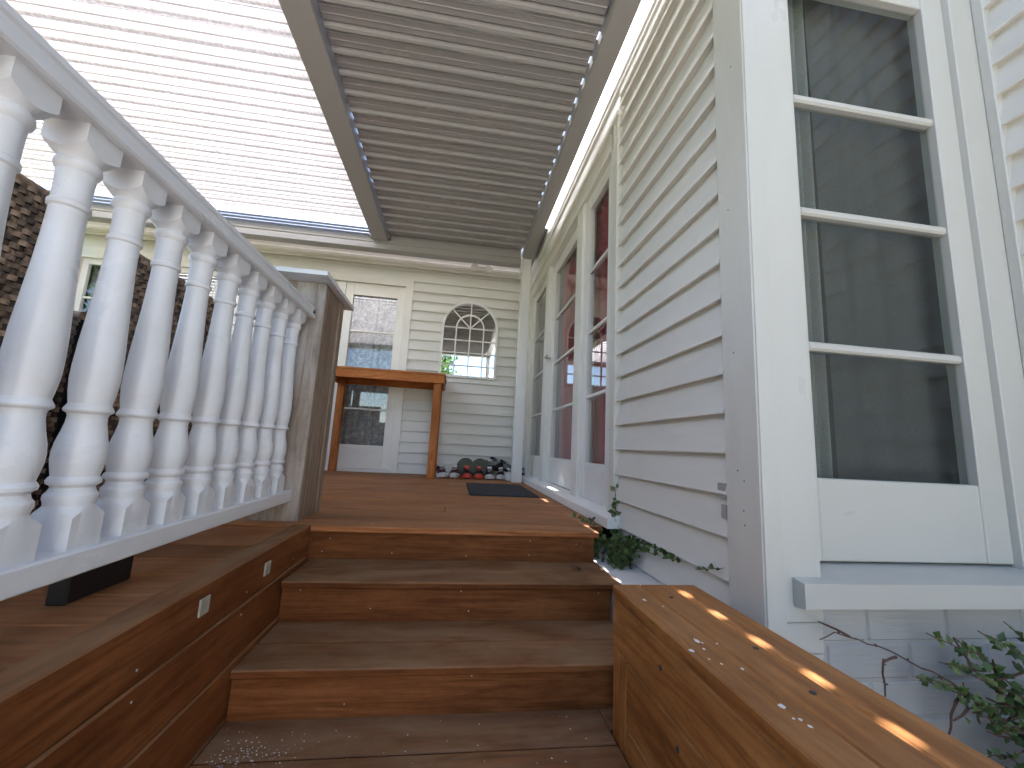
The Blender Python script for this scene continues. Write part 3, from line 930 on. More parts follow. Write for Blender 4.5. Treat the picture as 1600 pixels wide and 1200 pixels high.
for k in range(13):
    if yk < 1.72:
        link('baluster', bal_me, None, rail, (RX + R_.uniform(-0.0015, 0.0015), yk + R_.uniform(-0.0015, 0.0015), 0.118), (0, 0, R_.uniform(-0.03, 0.03)))
    yk += 0.119
for yb_ in (0.93, 0.0):
    board('support_block', M['black'], (RX - 0.07, yb_, -0.008), (RX - 0.034, yb_ + 0.16, 0.0755), rail, 0.003)
# newel post
post = group_part('newel_post', rail, (-0.68, 1.9, 0))
board('post_face', M['weathered'], (-0.772, 1.766, -0.006), (-0.588, 1.786, 0.985), post, 0.003)
board('post_face', M['raw'], (-0.606, 1.787, -0.004), (-0.590, 1.985, 0.985), post, 0.003)
board('post_face', M['raw'], (-0.607, 1.988, -0.004), (-0.587, 2.045, 0.985), post, 0.003)
board('post_core', M['raw'], (-0.770, 1.787, -0.004), (-0.608, 2.04, 0.984), post, 0.003)
for zz in (0.12, 0.22, 0.36, 0.48, 0.58, 0.66, 0.74, 0.82, 0.9):
    for xx in (-0.615, -0.72):
        if R_.random() < 0.8:
            link('nail', scr, None, post, (xx + R_.uniform(-0.012, 0.012), 1.7656, zz + R_.uniform(-0.02, 0.02)), (math.pi / 2, 0, 0))
bm = bmesh.new()
cx0, cx1, cy0, cy1 = -0.815, -0.560, 1.675, 2.13
lv = [[bm.verts.new((x, yy, zz)) for x, yy in ((cx0, cy0), (cx1, cy0), (cx1, cy1), (cx0, cy1))] for zz in (0.986, 1.004)]
ap = [bm.verts.new((cx, cy, 1.045)) for cx, cy in ((-0.69, 1.80), (-0.685, 1.80), (-0.685, 2.0), (-0.69, 2.0))]
for i in range(4):
    j = (i + 1) % 4
    bm.faces.new((lv[0][i], lv[0][j], lv[1][j], lv[1][i]))
    bm.faces.new((lv[1][i], lv[1][j], ap[j], ap[i]))
bm.faces.new(ap)
bm.faces.new(list(reversed(lv[0])))
for v in bm.verts:
    v.co -= Vector((-0.69, 1.9, 0.986))
link('post_cap', bm_mesh('post_cap', bm, M['rail']), None, post, (-0.69, 1.9, 0.986))

# ------------------------------------------------------------------ louvre roof
perg = thing('louvre_roof', (0.62, 4.0, 0.0), 'grey aluminium louvre roof over the deck with one bay open', 'louvre roof')
ZB = 2.276
Y0R, Y1R = 0.25, 3.93
board('beam', M['alu'], (0.566, Y0R, ZB), (0.672, 4.06, ZB + 0.16), perg, 0.004)
board('beam_lip', M['alu'], (0.5665 - 0.006, Y0R, ZB + 0.006), (0.5655, 3.93, ZB + 0.040), perg, 0.001)
board('beam', M['alu'], (-0.932, Y0R, ZB), (-0.785, 3.93, ZB + 0.16), perg, 0.004)
board('beam', M['alu'], (-4.05, Y0R, ZB), (-3.90, 4.06, ZB + 0.16), perg, 0.004)
board('beam', M['alu'], (-4.05, Y0R - 0.14, ZB - 0.01), (0.672, Y0R - 0.002, ZB + 0.17), perg, 0.004)
bb = [(0.0, 0.0), (0.012, -0.004), (0.10, -0.004), (0.108, 0.0), (0.108, 0.03), (0.10, 0.05), (0.108, 0.07), (0.108, 0.17), (0.0, 0.17), (0.0, 0.085), (-0.012, 0.08), (-0.012, 0.062), (0.0, 0.055)]
link('back_beam', extrude_profile(bb, 4.50 , M['alu'], 'back_beam'), None, perg, (-3.898 + 2.23 - 0.03, 3.935, 2.205))
# posts
board('post', M['white'], (0.573, 3.945, 0.0), (0.668, 4.04, ZB - 0.001), perg, 0.004)
board('post', M['white'], (-3.99, 3.95, 0.0), (-3.905, 4.04, ZB - 0.001), perg, 0.004)
board('post', M['white'], (-3.99, 0.12, -0.008), (-3.905, 0.21, ZB - 0.011), perg, 0.004)
board('post', M['white'], (0.585, 0.12, BZ), (0.66, 0.21, ZB - 0.011), perg, 0.004)
brk = board('post_bracket', M['white'], (0.560, 3.935, 2.12), (0.572, 4.02, ZB - 0.002), perg, 0.002)
# bolts under the middle beam end
bm = bmesh.new()
bmesh.ops.create_cone(bm, cap_ends=True, segments=8, radius1=0.009, radius2=0.009, depth=0.012)
tube_bm(bm, [(0, 0, 0.0), (0, 0, -0.034)], [0.0045, 0.0045], 8)
blt = bm_mesh('bolt', bm, M['galv'], 40)
for x in (-0.895, -0.825):
    link('bolt', blt, None, perg, (x, 3.905, ZB - 0.006))
board('bracket', M['galv'], (-0.955, 3.87, ZB + 0.02), (-0.933, 3.932, ZB + 0.08), perg)
board('bracket', M['galv'], (-0.784, 3.87, ZB + 0.02), (-0.762, 3.932, ZB + 0.08), perg)
# closed bay: blades spanning between the two beams
LP = 0.1293
blade_pts = [(0.000, 0.000), (0.003, -0.013), (0.016, -0.016), (0.028, -0.002), (0.045, 0.004), (0.048, 0.0015), (0.052, 0.0015), (0.055, 0.0045), (0.082, 0.005), (0.085, 0.0025), (0.089, 0.0025), (0.092, 0.0055), (0.118, 0.005), (0.1255, 0.010), (0.1255, 0.030), (0.0, 0.026)]
XL0, XL1 = -0.770, 0.5505
bl_me = extrude_profile(blade_pts, XL1 - XL0, M['louvre'], 'blade')
seal_me = extrude_profile([(-0.016, 0.031), (0.020, 0.031), (0.020, 0.036), (-0.016, 0.036)], XL1 - XL0, M['louvre'], 'seal')
ys = Y0R + 0.012
k = 0
NOTCH = {12: (0.355, 0.420)}
ylist = []
while ys + LP < Y1R + 0.02:
    bl = link('louvre_blade', bl_me, None, perg, ((XL0 + XL1) / 2, ys, ZB + 0.05), (R_.uniform(-0.004, 0.004), 0, 0))
    ylist.append(ys)
    if k not in NOTCH:
        link('weather_seal', seal_me, None, bl, ((XL0 + XL1) / 2, ys + LP - 0.004, ZB + 0.05))
    else:
        n0, n1 = NOTCH[k]
        for a, c in ((XL0, n0), (n1, XL1)):
            board('weather_seal', M['louvre'], (a, ys + LP - 0.022, ZB + 0.081), (c, ys + LP + 0.016, ZB + 0.086), bl, 0.0)
    ys += LP
    k += 1
# end plates closing the blade ends but for a small opening at each blade
for k, yy in enumerate(ylist):
    op = 0.042 if (1.5 < yy < 3.0) else 0.0
    board('end_plate', M['louvre'], (0.5508, yy + 0.001, ZB + 0.082), (0.5662, yy + LP - op, ZB + 0.086), perg, 0.0)
    opl = 0.055 if 2.3 < yy < 3.05 else 0.0
    board('end_plate', M['louvre'], (-0.7852, yy + 0.001, ZB + 0.082), (-0.7702, yy + LP - opl, ZB + 0.086), perg, 0.0)
board('end_filler', M['louvre'], (XL0, ylist[-1] + LP - 0.01, ZB + 0.0865), (XL1, 3.945, ZB + 0.0905), perg, 0.0)
# open bay: white blades turned on their pivots
open_pts = [(-0.074, 0.0), (-0.072, -0.008), (-0.062, -0.008), (-0.058, 0.0), (-0.024, 0.002), (-0.022, -0.002), (-0.018, -0.002), (-0.016, 0.002), (0.018, 0.002), (0.021, -0.003), (0.026, -0.003), (0.029, 0.002), (0.060, 0.002), (0.074, 0.010), (0.074, 0.016), (0.0, 0.022), (-0.074, 0.014)]
OX0, OX1 = -3.88, -0.945
op_me = extrude_profile(open_pts, OX1 - OX0, M['louvre_w'], 'open_blade')
op_me.materials.append(M['louvre_lip'])
for p in op_me.polygons:
    if p.center.y < -0.03 or 0.016 < p.center.y < 0.032:
        p.material_index = 1
M['sky_strip'] = paint_mat('painted_sky_strip', (0.42, 0.48, 0.66), 0.35, 0.04, grain=0.0)  # blue sky band at the open bay's far end, painted onto strips
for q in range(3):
    board('end_filler', M['sky_strip'], (-3.89, 3.79 + q * 0.047, ZB + 0.055 - 0.006 * q), (-0.94, 3.832 + q * 0.047, ZB + 0.065 - 0.006 * q), perg, 0.002)
TILT = rad(-38)
ys = Y0R + 0.06
while ys < Y1R - 0.16:
    link('open_louvre_blade', op_me, None, perg, ((OX0 + OX1) / 2, ys, ZB + 0.09), (TILT, 0, 0))
    ys += LP
M['poly'] = fabric_mat('opal_polycarbonate', (0.92, 0.92, 0.93), 0.8)
board('opal_strip', M['poly'], (0.6735, 0.30, 2.362), (0.83, 3.46, 2.367), perg, 0.0)
board('flashing', M['alu'], (0.6735, 3.462, 2.3615), (0.83, 4.40, 2.367), perg, 0.0)
M['poly_dim'] = fabric_mat('smoked_polycarbonate', (0.80, 0.79, 0.80), 0.30)
slab('opal_strip', [(-4.0, 4.045, 2.372), (0.66, 4.045, 2.372), (0.66, 4.50, 2.46), (-4.0, 4.50, 2.46)], 0.004, M['poly_dim'], perg)
# spotlight pair under the back gutter
spot = thing('security_light', (0.17, 4.33, 2.31), 'small twin head security light under the back gutter', 'light')
board('bracket', M['trim'], (0.05, 4.315, 2.300), (0.30, 4.345, 2.312), spot, 0.002)
bm = bmesh.new()
tube_bm(bm, [(0, 0, 0.04), (0, -0.005, 0.015), (0, -0.02, -0.005), (0, -0.05, -0.03)], [0.012, 0.014, 0.038, 0.042], 14)
lh = bm_mesh('lamp_head', bm, M['trim'], 40)
link('lamp_head', lh, None, spot, (0.075, 4.28, 2.285), (0, 0.2, 0.4))
link('lamp_head', lh, None, spot, (0.275, 4.28, 2.285), (0, -0.3, -0.9))

# ------------------------------------------------------------------ table
tb = thing('bar_table', (-0.68, 4.24, 0), 'tall orange oiled timber table against the back wall', 'table')
TX0, TX1, TY0, TY1, TZ = -1.27, -0.135, 3.955, 4.50, 1.005
nb = 5
for k in range(nb):
    ya = TY0 + (TY1 - TY0) * k / nb
    yb2 = TY0 + (TY1 - TY0) * (k + 1) / nb - 0.002
    board('top_board', M['table'], (TX0, ya, TZ - 0.022), (TX1 + 0.012, yb2, TZ), tb, 0.002)
board('apron', M['table'], (TX0 + 0.005, TY0 + 0.004, TZ - 0.098), (TX1, TY0 + 0.030, TZ - 0.023), tb, 0.002)
board('apron', M['table'], (TX0 + 0.005, TY1 - 0.030, TZ - 0.098), (TX1, TY1 - 0.004, TZ - 0.023), tb, 0.002)
board('apron', M['table'], (TX0 + 0.006, TY0 + 0.031, TZ - 0.098), (TX0 + 0.032, TY1 - 0.031, TZ - 0.023), tb, 0.002)
board('apron', M['table'], (TX1 - 0.027, TY0 + 0.031, TZ - 0.098), (TX1 - 0.001, TY1 - 0.031, TZ - 0.023), tb, 0.002)
for x in (TX0 + 0.033, TX1 - 0.098):
    for yy in (TY0 + 0.031, TY1 - 0.101):
        board('leg', M['table'], (x, yy, 0.001), (x + 0.07, yy + 0.07, TZ - 0.0235), tb, 0.003)

# ------------------------------------------------------------------ mirror
MX, MZ0, MR, MY = 0.093, 1.068, 0.318, 4.519
mir = thing('arched_mirror', (MX, MY, MZ0), 'white arched window pane mirror hung on the back wall', 'mirror')
zs_ = 1.958 - MR
def arch_pts(r, z0, n=36):
    return [(-r, z0)] + [(r * math.cos(math.pi - math.pi * k / n), zs_ + r * math.sin(math.pi * k / n)) for k in range(n + 1)] + [(r, z0)]
bm = bmesh.new()
pts = arch_pts(MR - 0.006, MZ0 + 0.006)
vv = [bm.verts.new((x, 0, zz - MZ0)) for x, zz in pts]
bm.faces.new(vv)
link('mirror_glass', bm_mesh('mirror_glass', bm, M['mirror']), None, mir, (MX, MY + 0.002, MZ0))
def arch_band(r_in, r_out, z_in, z_out, depth, name, close=True):
    bm = bmesh.new()
    A = arch_pts(r_out, z_out)
    B = arch_pts(r_in, z_in)
    ra = [bm.verts.new((x, -depth, zz - MZ0)) for x, zz in A]
    rb = [bm.verts.new((x, -depth, zz - MZ0)) for x, zz in B]
    rc = [bm.verts.new((x, 0.006, zz - MZ0)) for x, zz in A]
    rd = [bm.verts.new((x, 0.006, zz - MZ0)) for x, zz in B]
    n = len(A)
    for i in range(n if close else n - 1):
        j = (i + 1) % n
        bm.faces.new((ra[i], ra[j], rb[j], rb[i]))
        bm.faces.new((ra[i], ra[j], rc[j], rc[i]))
        bm.faces.new((rb[i], rb[j], rd[j], rd[i]))
    link(name, bm_mesh(name, bm, M['white'], 30), None, mir, (MX, MY, MZ0))
arch_band(MR - 0.024, MR, MZ0 + 0.024, MZ0, 0.018, 'frame')
rin = 0.155
arch_band(rin - 0.007, rin + 0.007, MZ0 + 0.02, MZ0 + 0.0205, 0.010, 'inner_arch', False)
def mbar(x0, z0, x1, z1, w=0.013):
    L = math.hypot(x1 - x0, z1 - z0)
    link('muntin', box_mesh(L, 0.010, w, M['white'], 0.002), None, mir, (MX + (x0 + x1) / 2, MY - 0.004 - R_.uniform(0, 0.002), (z0 + z1) / 2), (0, -math.atan2(z1 - z0, x1 - x0), 0))
mbar(0, MZ0 + 0.02, 0, zs_ + MR - 0.02)
for a in (45, 135):
    mbar(0, zs_, (MR - 0.018) * math.cos(rad(a)), zs_ + (MR - 0.018) * math.sin(rad(a)))
for zz in (zs_, zs_ - 0.145, zs_ - 0.290, zs_ - 0.435):
    mbar(-MR + 0.02, zz, MR - 0.02, zz)

# ------------------------------------------------------------------ doormat
dm = board('doormat', M['mat'], (0.13, 2.80, 0.001), (0.60, 3.62, 0.012), None, 0.003)
tag(dm, 'dark charcoal doormat lying on the deck before the french door', 'doormat')

# ------------------------------------------------------------------ shoes
def shoe(x, y, heading, mats, label, z=0.001, roll=0.0, pitch=0.0, L=0.28, W=0.100, sandal=False):
    t = thing('shoe', (x, y, z), label, 'shoe', 'shoes lined up along the back wall')
    t.rotation_euler = (pitch, roll, heading)
    # outline along local +Y (toe), seg points round
    S = 20
    N = 14
    def half(u):      # half width along the length
        return W / 2 * (0.74 + 0.26 * math.sin(u * 5.2 - 2.0)) * min(1.0, (1 - abs(2 * u - 1) ** 5.0) ** 0.5 + 0.02)
    def outline(zz, k=1.0, ins=0.0):
        pts = []
        for i in range(S * 2):
            a = i / (S * 2)
            u = 2 * a if a < 0.5 else 2 - 2 * a
            u = 0.5 - 0.5 * math.cos(u * math.pi)
            side_ = 1 if a < 0.5 else -1
            hw = max(half(u) * k - ins, 0.002)
            toe = 0.012 * max(0, u - 0.8) / 0.2
            pts.append((side_ * hw, (u - 0.5) * (L - 2 * ins), zz + toe))
        return pts
    sole = rings_mesh([outline(0.0, 0.95), outline(0.008, 1.02), outline(0.026, 1.02), outline(0.032, 0.96)], mats[0], S * 2, 40)
    so = bpy.data.objects.new('sole', sole); col.objects.link(so); so.parent = t
    # upper: rows across the length with arched sections
    bm = bmesh.new()
    rows = []
    for i in range(N + 1):
        u = 0.015 + 0.97 * i / N
        hw = half(u) * 0.97
        if u < 0.45:
            top = 0.085 + 0.02 * math.cos(u * 5)
        else:
            top = 0.038 + 0.056 * max(0.0, 1 - (u - 0.45) / 0.55) ** 0.9
        r = []
        K = 10
        for j in range(K + 1):
            a = math.pi * j / K
            xx = hw * math.cos(a)
            zz = 0.028 + (top - 0.028) * math.sin(a) ** 0.7
            if 0.08 < u < 0.42 and 0.25 < j / K < 0.75:
                zz = 0.05                                # foot opening
            r.append(bm.verts.new((xx, (u - 0.5) * L, zz)))
        rows.append(r)
    for r0, r1 in zip(rows, rows[1:]):
        for j in range(len(r0) - 1):
            bm.faces.new((r0[j], r0[j + 1], r1[j + 1], r1[j]))
    bm.faces.new(rows[0]); bm.faces.new(list(reversed(rows[-1])))
    up = bpy.data.objects.new('upper', bm_mesh('upper', bm, mats[1], 50)); col.objects.link(up); up.parent = t
    # tongue + laces + coloured side panels
    tg = bpy.data.objects.new('tongue', box_mesh(0.045, 0.075, 0.008, mats[2], 0.003)); col.objects.link(tg); tg.parent = t
    tg.location = (0, 0.005, 0.099); tg.rotation_euler = (-0.55, 0, 0)
    for q in range(3):
        lc = bpy.data.objects.new('lace', box_mesh(0.058, 0.007, 0.006, mats[3], 0.002)); col.objects.link(lc); lc.parent = t
        lc.location = (0, 0.020 + 0.022 * q, 0.099 - 0.011 * q); lc.rotation_euler = (-0.5, 0.1 * (-1) ** q, 0.15 * (-1) ** q)
    hp = bpy.data.objects.new('heel_tab', box_mesh(0.040, 0.008, 0.05, mats[3], 0.003)); col.objects.link(hp); hp.parent = t
    hp.location = (0, -L / 2 + 0.002, 0.075)
    tc = bpy.data.objects.new('toe_cap', rings_mesh([outline(0.030, 0.985), outline(0.038, 0.96), outline(0.044, 0.86)], mats[2], S * 2, 50)); col.objects.link(tc); tc.parent = t
    return t
mw = (M['rubber_w'], M['maroon'], M['shoe_w'], M['maroon'])
br = (M['shoe_r'], M['shoe_b'], M['shoe_r'], M['shoe_b'])
wb = (M['rubber_w'], M['shoe_b'], M['shoe_w'], M['maroon'])
bw = (M['rubber_w'], M['shoe_w'], M['shoe_b'], M['shoe_b'])
PI = math.pi
shoe(-0.105, 4.26, PI + 0.25, mw, 'maroon and white running shoe nearest the table leg')
shoe(0.030, 4.27, PI - 0.05, mw, 'maroon and white running shoe between its twin and the red shoes')
shoe(0.150, 4.27, PI + 0.05, br, 'black shoe with red panels, left one of the red pair')
shoe(0.275, 4.26, PI - 0.04, br, 'black shoe with red panels, right one of the red pair')
shoe(0.385, 4.27, PI + 0.02, wb, 'black and white shoe just right of the red pair')
shoe(0.500, 4.28, PI - 0.06, wb, 'black and white shoe left of the white shoe by the post')
shoe(0.580, 4.19, PI + 0.5, (M['rubber_w'], M['shoe_w'], M['shoe_w'], M['shoe_b']), 'white shoe half hidden behind the white post')
shoe(0.715, 4.30, PI - 0.9, (M['rubber_w'], M['shoe_b'], M['shoe_b'], M['shoe_w']), 'black shoe in the corner between the post and the door sill')
sn = (M['shoe_b'], M['screen'], M['shoe_b'], M['screen'])
shoe(0.455, 4.39, PI / 2 + 2.2, sn, 'dark grey sandal lying on top of the black and white shoes', 0.105, 0.25, 0.15, 0.25, 0.09)
shoe(0.545, 4.36, PI / 2 + 2.6, sn, 'grey sandal lying against the white post on other shoes', 0.085, 0.35, 0.05, 0.25, 0.09)
# two olive rubber slippers standing on their toes against the wall
for x, dz, lab in ((0.135, 0.0, 'olive rubber slipper standing against the wall, left of two'), (0.290, 0.0, 'olive rubber slipper standing against the wall, right of two')):
    t = thing('slipper', (x, 4.43, 0.02), lab, 'slipper', 'slippers leaning on the wall')
    S2 = 28
    def ov(k, zz, L=0.20, W=0.190):
        return [(W / 2 * k * math.cos(a * 2 * math.pi / S2), zz, 0.08 + L / 2 * k * math.sin(a * 2 * math.pi / S2)) for a in range(S2)]
    s = bpy.data.objects.new('sole', rings_mesh([ov(0.95, -0.012), ov(1.0, -0.006), ov(1.0, 0.010), ov(0.95, 0.016)], M['olive'], S2, 40)); col.objects.link(s); s.parent = t
    bm = bmesh.new()
    tube_bm(bm, [(-0.06, 0.01, 0.06), (-0.03, 0.05, 0.07), (0.03, 0.05, 0.07), (0.06, 0.01, 0.06)], 0.012, 6)
    s = bpy.data.objects.new('strap', bm_mesh('strap', bm, M['olive'], 40)); col.objects.link(s); s.parent = t
    t.rotation_euler = (-0.2, R_.uniform(-0.1, 0.1), 0)

# ------------------------------------------------------------------ wicker furniture left of the balustrade
def wicker_mat(name, c1, c2):
    m, nt, b_, out = new_mat(name)
    gm = nd(nt, "ShaderNodeNewGeometry")
    v = coords(nt, (1, 1, 1), False)
    g = noise(nt, v, 70.0, 3.0)
    c = mix(nt, gm.outputs['Random Per Island'], c1, c2)
    c = mix(nt, 1.0, c, ramp(nt, g, [(0.3, 0.5), (0.7, 1.4)]), 'MULTIPLY')
    nt.links.new(c, b_.inputs['Base Color'])
    b_.inputs['Roughness'].default_value = 0.55
    return m
M['wick'] = wicker_mat('brown_wicker', (0.045, 0.028, 0.018), (0.42, 0.29, 0.19))
M['wickb'] = wicker_mat('black_wicker', (0.006, 0.006, 0.007), (0.03, 0.028, 0.028))
M['core'] = plain_mat('wicker_core', (0.008, 0.006, 0.005), 0.8)
def weave_mesh(w, h, th, mat, pitch=0.0155):
    """woven panel in local xz, both faces, strands bulging over and under uprights"""
    bm = bmesh.new()
    nx_, nz_ = max(3, int(w / pitch)), max(3, int(h / (pitch * 0.85)))
    pw, phh = w / nx_, h / nz_
    for sgn in (-1, 1):
        for j in range(nz_):
            for i in range(nx_):
                under = (i + j) % 2
                cx_, cz_ = -w / 2 + (i + 0.5) * pw, (j + 0.5) * phh
                a, c = pw * 0.66, phh * 0.46
                d0, d1 = th / 2 + 0.001, th / 2 + (0.0022 if under else 0.0075)
                if under:
                    a *= 0.62
                P = []
                for (xx, dd) in ((-a, d0), (-a * 0.4, d1), (a * 0.4, d1), (a, d0)):
                    P.append((bm.verts.new((cx_ + xx, sgn * dd, cz_ - c)), bm.verts.new((cx_ + xx, sgn * (dd + 0.0015), cz_)), bm.verts.new((cx_ + xx, sgn * dd, cz_ + c))))
                for p, q in zip(P, P[1:]):
                    for s in range(2):
                        bm.faces.new((p[s], q[s], q[s + 1], p[s + 1]))
    me = bm_mesh('weave', bm, mat, 60)
    return me
def wicker_chair(x, y, rz, label, wm='wick', w=0.56, hb=0.86):
    t = thing('wicker_chair', (x, y, -0.006), label, 'chair', 'wicker chairs around the outdoor table')
    t.rotation_euler = (0, 0, rz)
    def panel(name, ww, hh, th, loc, rot):
        o = bpy.data.objects.new(name, box_mesh(ww, th, hh, M['core'], 0.006)); col.objects.link(o); o.parent = t
        e = Euler(rot)
        off = e.to_matrix() @ Vector((0, 0, hh / 2))
        o.location = Vector(loc) + off; o.rotation_euler = rot
        wv = bpy.data.objects.new('weave', weave_mesh(ww, hh, th, M[wm])); col.objects.link(wv); wv.parent = o
        wv.location = (0, 0, -hh / 2)
        wv['kind'] = 'stuff'
        # rolled top edge
        bm = bmesh.new()
        tube_bm(bm, [(-ww / 2, 0, hh / 2), (0, 0, hh / 2 + 0.002), (ww / 2, 0, hh / 2)], th * 0.62, 8)
        rl = bpy.data.objects.new('rolled_edge', bm_mesh('rolled_edge', bm, M[wm], 50)); col.objects.link(rl); rl.parent = o
        return o
    panel('backrest', w, hb - 0.06, 0.03, (0, 0.25, 0.05), (-0.06, 0, 0))
    panel('seat_apron', w, 0.20, 0.03, (0, -0.24, 0.22), (0, 0, 0))
    for s in (-1, 1):
        panel('side_panel', 0.46, 0.58, 0.03, (s * w / 2, 0, 0.05), (0, 0, math.pi / 2))
        for yy in (-0.22, 0.24):
            lg = bpy.data.objects.new('leg', box_mesh(0.04, 0.04, 0.08, M['core'], 0.004)); col.objects.link(lg); lg.parent = t
            lg.location = (s * (w / 2 - 0.03), yy, 0.041)
    st = bpy.data.objects.new('seat', box_mesh(w - 0.04, 0.46, 0.05, M['core'], 0.01)); col.objects.link(st); st.parent = t
    st.location = (0, 0, 0.40)
    return t
# chairs with their backs to the balustrade: local +Y (back) turned to world +X
wicker_chair(-1.27, 0.80, -PI / 2, 'brown wicker chair nearest the camera behind the balustrade', w=0.56)
wicker_chair(-1.27, 1.50, -PI / 2, 'brown wicker chair behind the middle balusters', w=0.50, hb=0.845)
wicker_chair(-1.50, 2.55, PI, 'brown wicker chair at the far end of the outdoor table', w=0.56, hb=0.87)
ot = thing('outdoor_table', (-2.05, 1.55, -0.006), 'black outdoor table beyond the wicker chairs', 'table')
board('table_top', M['black'], (-2.45, 0.75, 0.72), (-1.72, 2.15, 0.75), ot, 0.004)
board('apron', M['black'], (-2.40, 0.80, 0.64), (-1.77, 2.10, 0.719), ot, 0.004)
for x in (-2.38, -1.85):
    for yy in (0.84, 1.98):
        board('leg', M['black'], (x, yy, -0.005), (x + 0.07, yy + 0.07, 0.639), ot, 0.004)
bx = thing('storage_box', (-2.7, 2.75, -0.006), 'black storage box standing by the left window', 'box')
board('box_body', M['black'], (-3.05, 2.5, -0.005), (-2.05, 2.95, 0.86), bx, 0.01)
board('lid', M['black'], (-3.07, 2.48, 0.862), (-2.03, 2.97, 0.93), bx, 0.012)
om = thing('woven_ottoman', (-1.9, 1.2, -0.006), 'black woven ottoman on the deck behind the balustrade', 'ottoman')
o1 = board('body', M['core'], (-1.62, 1.02, 0.0), (-1.43, 1.36, 0.44), om, 0.01)
w1 = link('weave', weave_mesh(0.33, 0.42, 0.03, M['wickb']), None, om, (-1.428, 1.19, 0.01), (0, 0, PI / 2))
w1['kind'] = 'stuff'

# ------------------------------------------------------------------ plants
def leaf(bm, c, d, n, L, W):
    d = d.normalized()
    s = d.cross(n)
    if s.length < 1e-4:
        s = d.orthogonal()
    s.normalize()
    n = s.cross(d)
    a = bm.verts.new(c)
    b_ = bm.verts.new(c + d * L * 0.42 + s * W * 0.5 + n * W * 0.12)
    e = bm.verts.new(c + d * L * 0.42 - s * W * 0.5 + n * W * 0.12)
    m1 = bm.verts.new(c + d * L * 0.5 - n * W * 0.04)
    t = bm.verts.new(c + d * L - n * L * 0.12)
    bm.faces.new((a, b_, m1)); bm.faces.new((a, m1, e)); bm.faces.new((b_, t, m1)); bm.faces.new((m1, t, e))
def rv(s=1.0):
    return Vector((R_.uniform(-s, s), R_.uniform(-s, s), R_.uniform(-s, s)))
def stem_plant(name, base, stems, lmat, Lr, label, cat, spacing, group=None, radius=0.0025, out=Vector((-0.6, -0.6, 0.5))):
    """stems: list of polylines (world); leaves in pairs along each"""
    t = thing(name, base, label, cat, group)
    bs, bl_ = bmesh.new(), bmesh.new()
    B = Vector(base)
    for pl in stems:
        P = [Vector(p) - B for p in pl]
        # resample with a slight wander
        Q = []
        for p, q in zip(P, P[1:]):
            n = max(2, int((q - p).length / 0.02))
            for i in range(n):
                Q.append(p.lerp(q, i / n) + rv(0.0025))
        Q.append(P[-1])
        tube_bm(bs, Q, [radius * (1 - 0.6 * i / len(Q)) for i in range(len(Q))], 5)
        dist = 0.0
        for p, q in zip(Q, Q[1:]):
            dist += (q - p).length
            if dist > spacing:
                dist = 0.0
                for s in (-1, 1):
                    if R_.random() < 0.86:
                        dr_ = (q - p).normalized() * 0.3 + rv(0.8) + out * 0.35
                        leaf(bl_, p + rv(0.003), dr_, out + rv(0.5), R_.uniform(*Lr), R_.uniform(*Lr) * 0.72)
    link('stem', bm_mesh('stem', bs, M['stem'], 60), None, t, base)
    lv_ = link('leaves', bm_mesh('leaves', bl_, lmat, 60), None, t, base)
    lv_['kind'] = 'stuff'
    return t
# creeping fig at the end of the door sill
st = []
for k in range(26):
    y0_ = R_.uniform(1.58, 1.86)
    x0_ = R_.uniform(0.64, 0.74)
    p = [(x0_, y0_, -0.15), (x0_ + R_.uniform(-0.03, 0.04), y0_ + R_.uniform(-0.06, 0.02), -0.08 + R_.uniform(0, 0.03)), (min(0.748, x0_ + R_.uniform(0.0, 0.09)), y0_ - R_.uniform(0.0, 0.12), R_.uniform(-0.06, 0.01))]
    st.append(p)
st.append([(0.74, 1.80, -0.06), (0.744, 1.62, -0.012), (0.745, 1.50, -0.004), (0.745, 1.38, -0.002), (0.746, 1.28, -0.004)])
st.append([(0.74, 1.74, -0.05), (0.738, 1.55, -0.03), (0.742, 1.42, -0.02)])
st.append([(0.732, 1.80, -0.02), (0.735, 1.795, 0.08), (0.730, 1.79, 0.16), (0.733, 1.77, 0.20)])
st.append([(0.73, 1.80, -0.02), (0.728, 1.80, 0.07), (0.731, 1.785, 0.12)])
st.append([(0.65, 1.86, -0.06), (0.64, 1.90, 0.006), (0.62, 1.97, 0.012), (0.60, 2.02, 0.010)])
st.append([(0.66, 1.84, -0.05), (0.655, 1.86, 0.02), (0.66, 1.93, 0.02)])
stem_plant('creeping_fig', (0.69, 1.7, -0.15), st, M['fig'], (0.018, 0.034), 'creeping fig growing out of the gap at the end of the door sill', 'plant', 0.016, None, 0.0022, Vector((-0.7, -0.5, 0.4)))
stem_plant('fig_sprig', (0.747, 1.20, -0.005), [[(0.747, 1.21, -0.004), (0.744, 1.15, 0.012), (0.742, 1.10, 0.028), (0.741, 1.065, 0.040)]], M['fig'], (0.012, 0.02), 'thin leafy sprig clinging to the weatherboards beside the corner board', 'plant', 0.02, None, 0.0016, Vector((-0.7, -0.3, 0.4)))
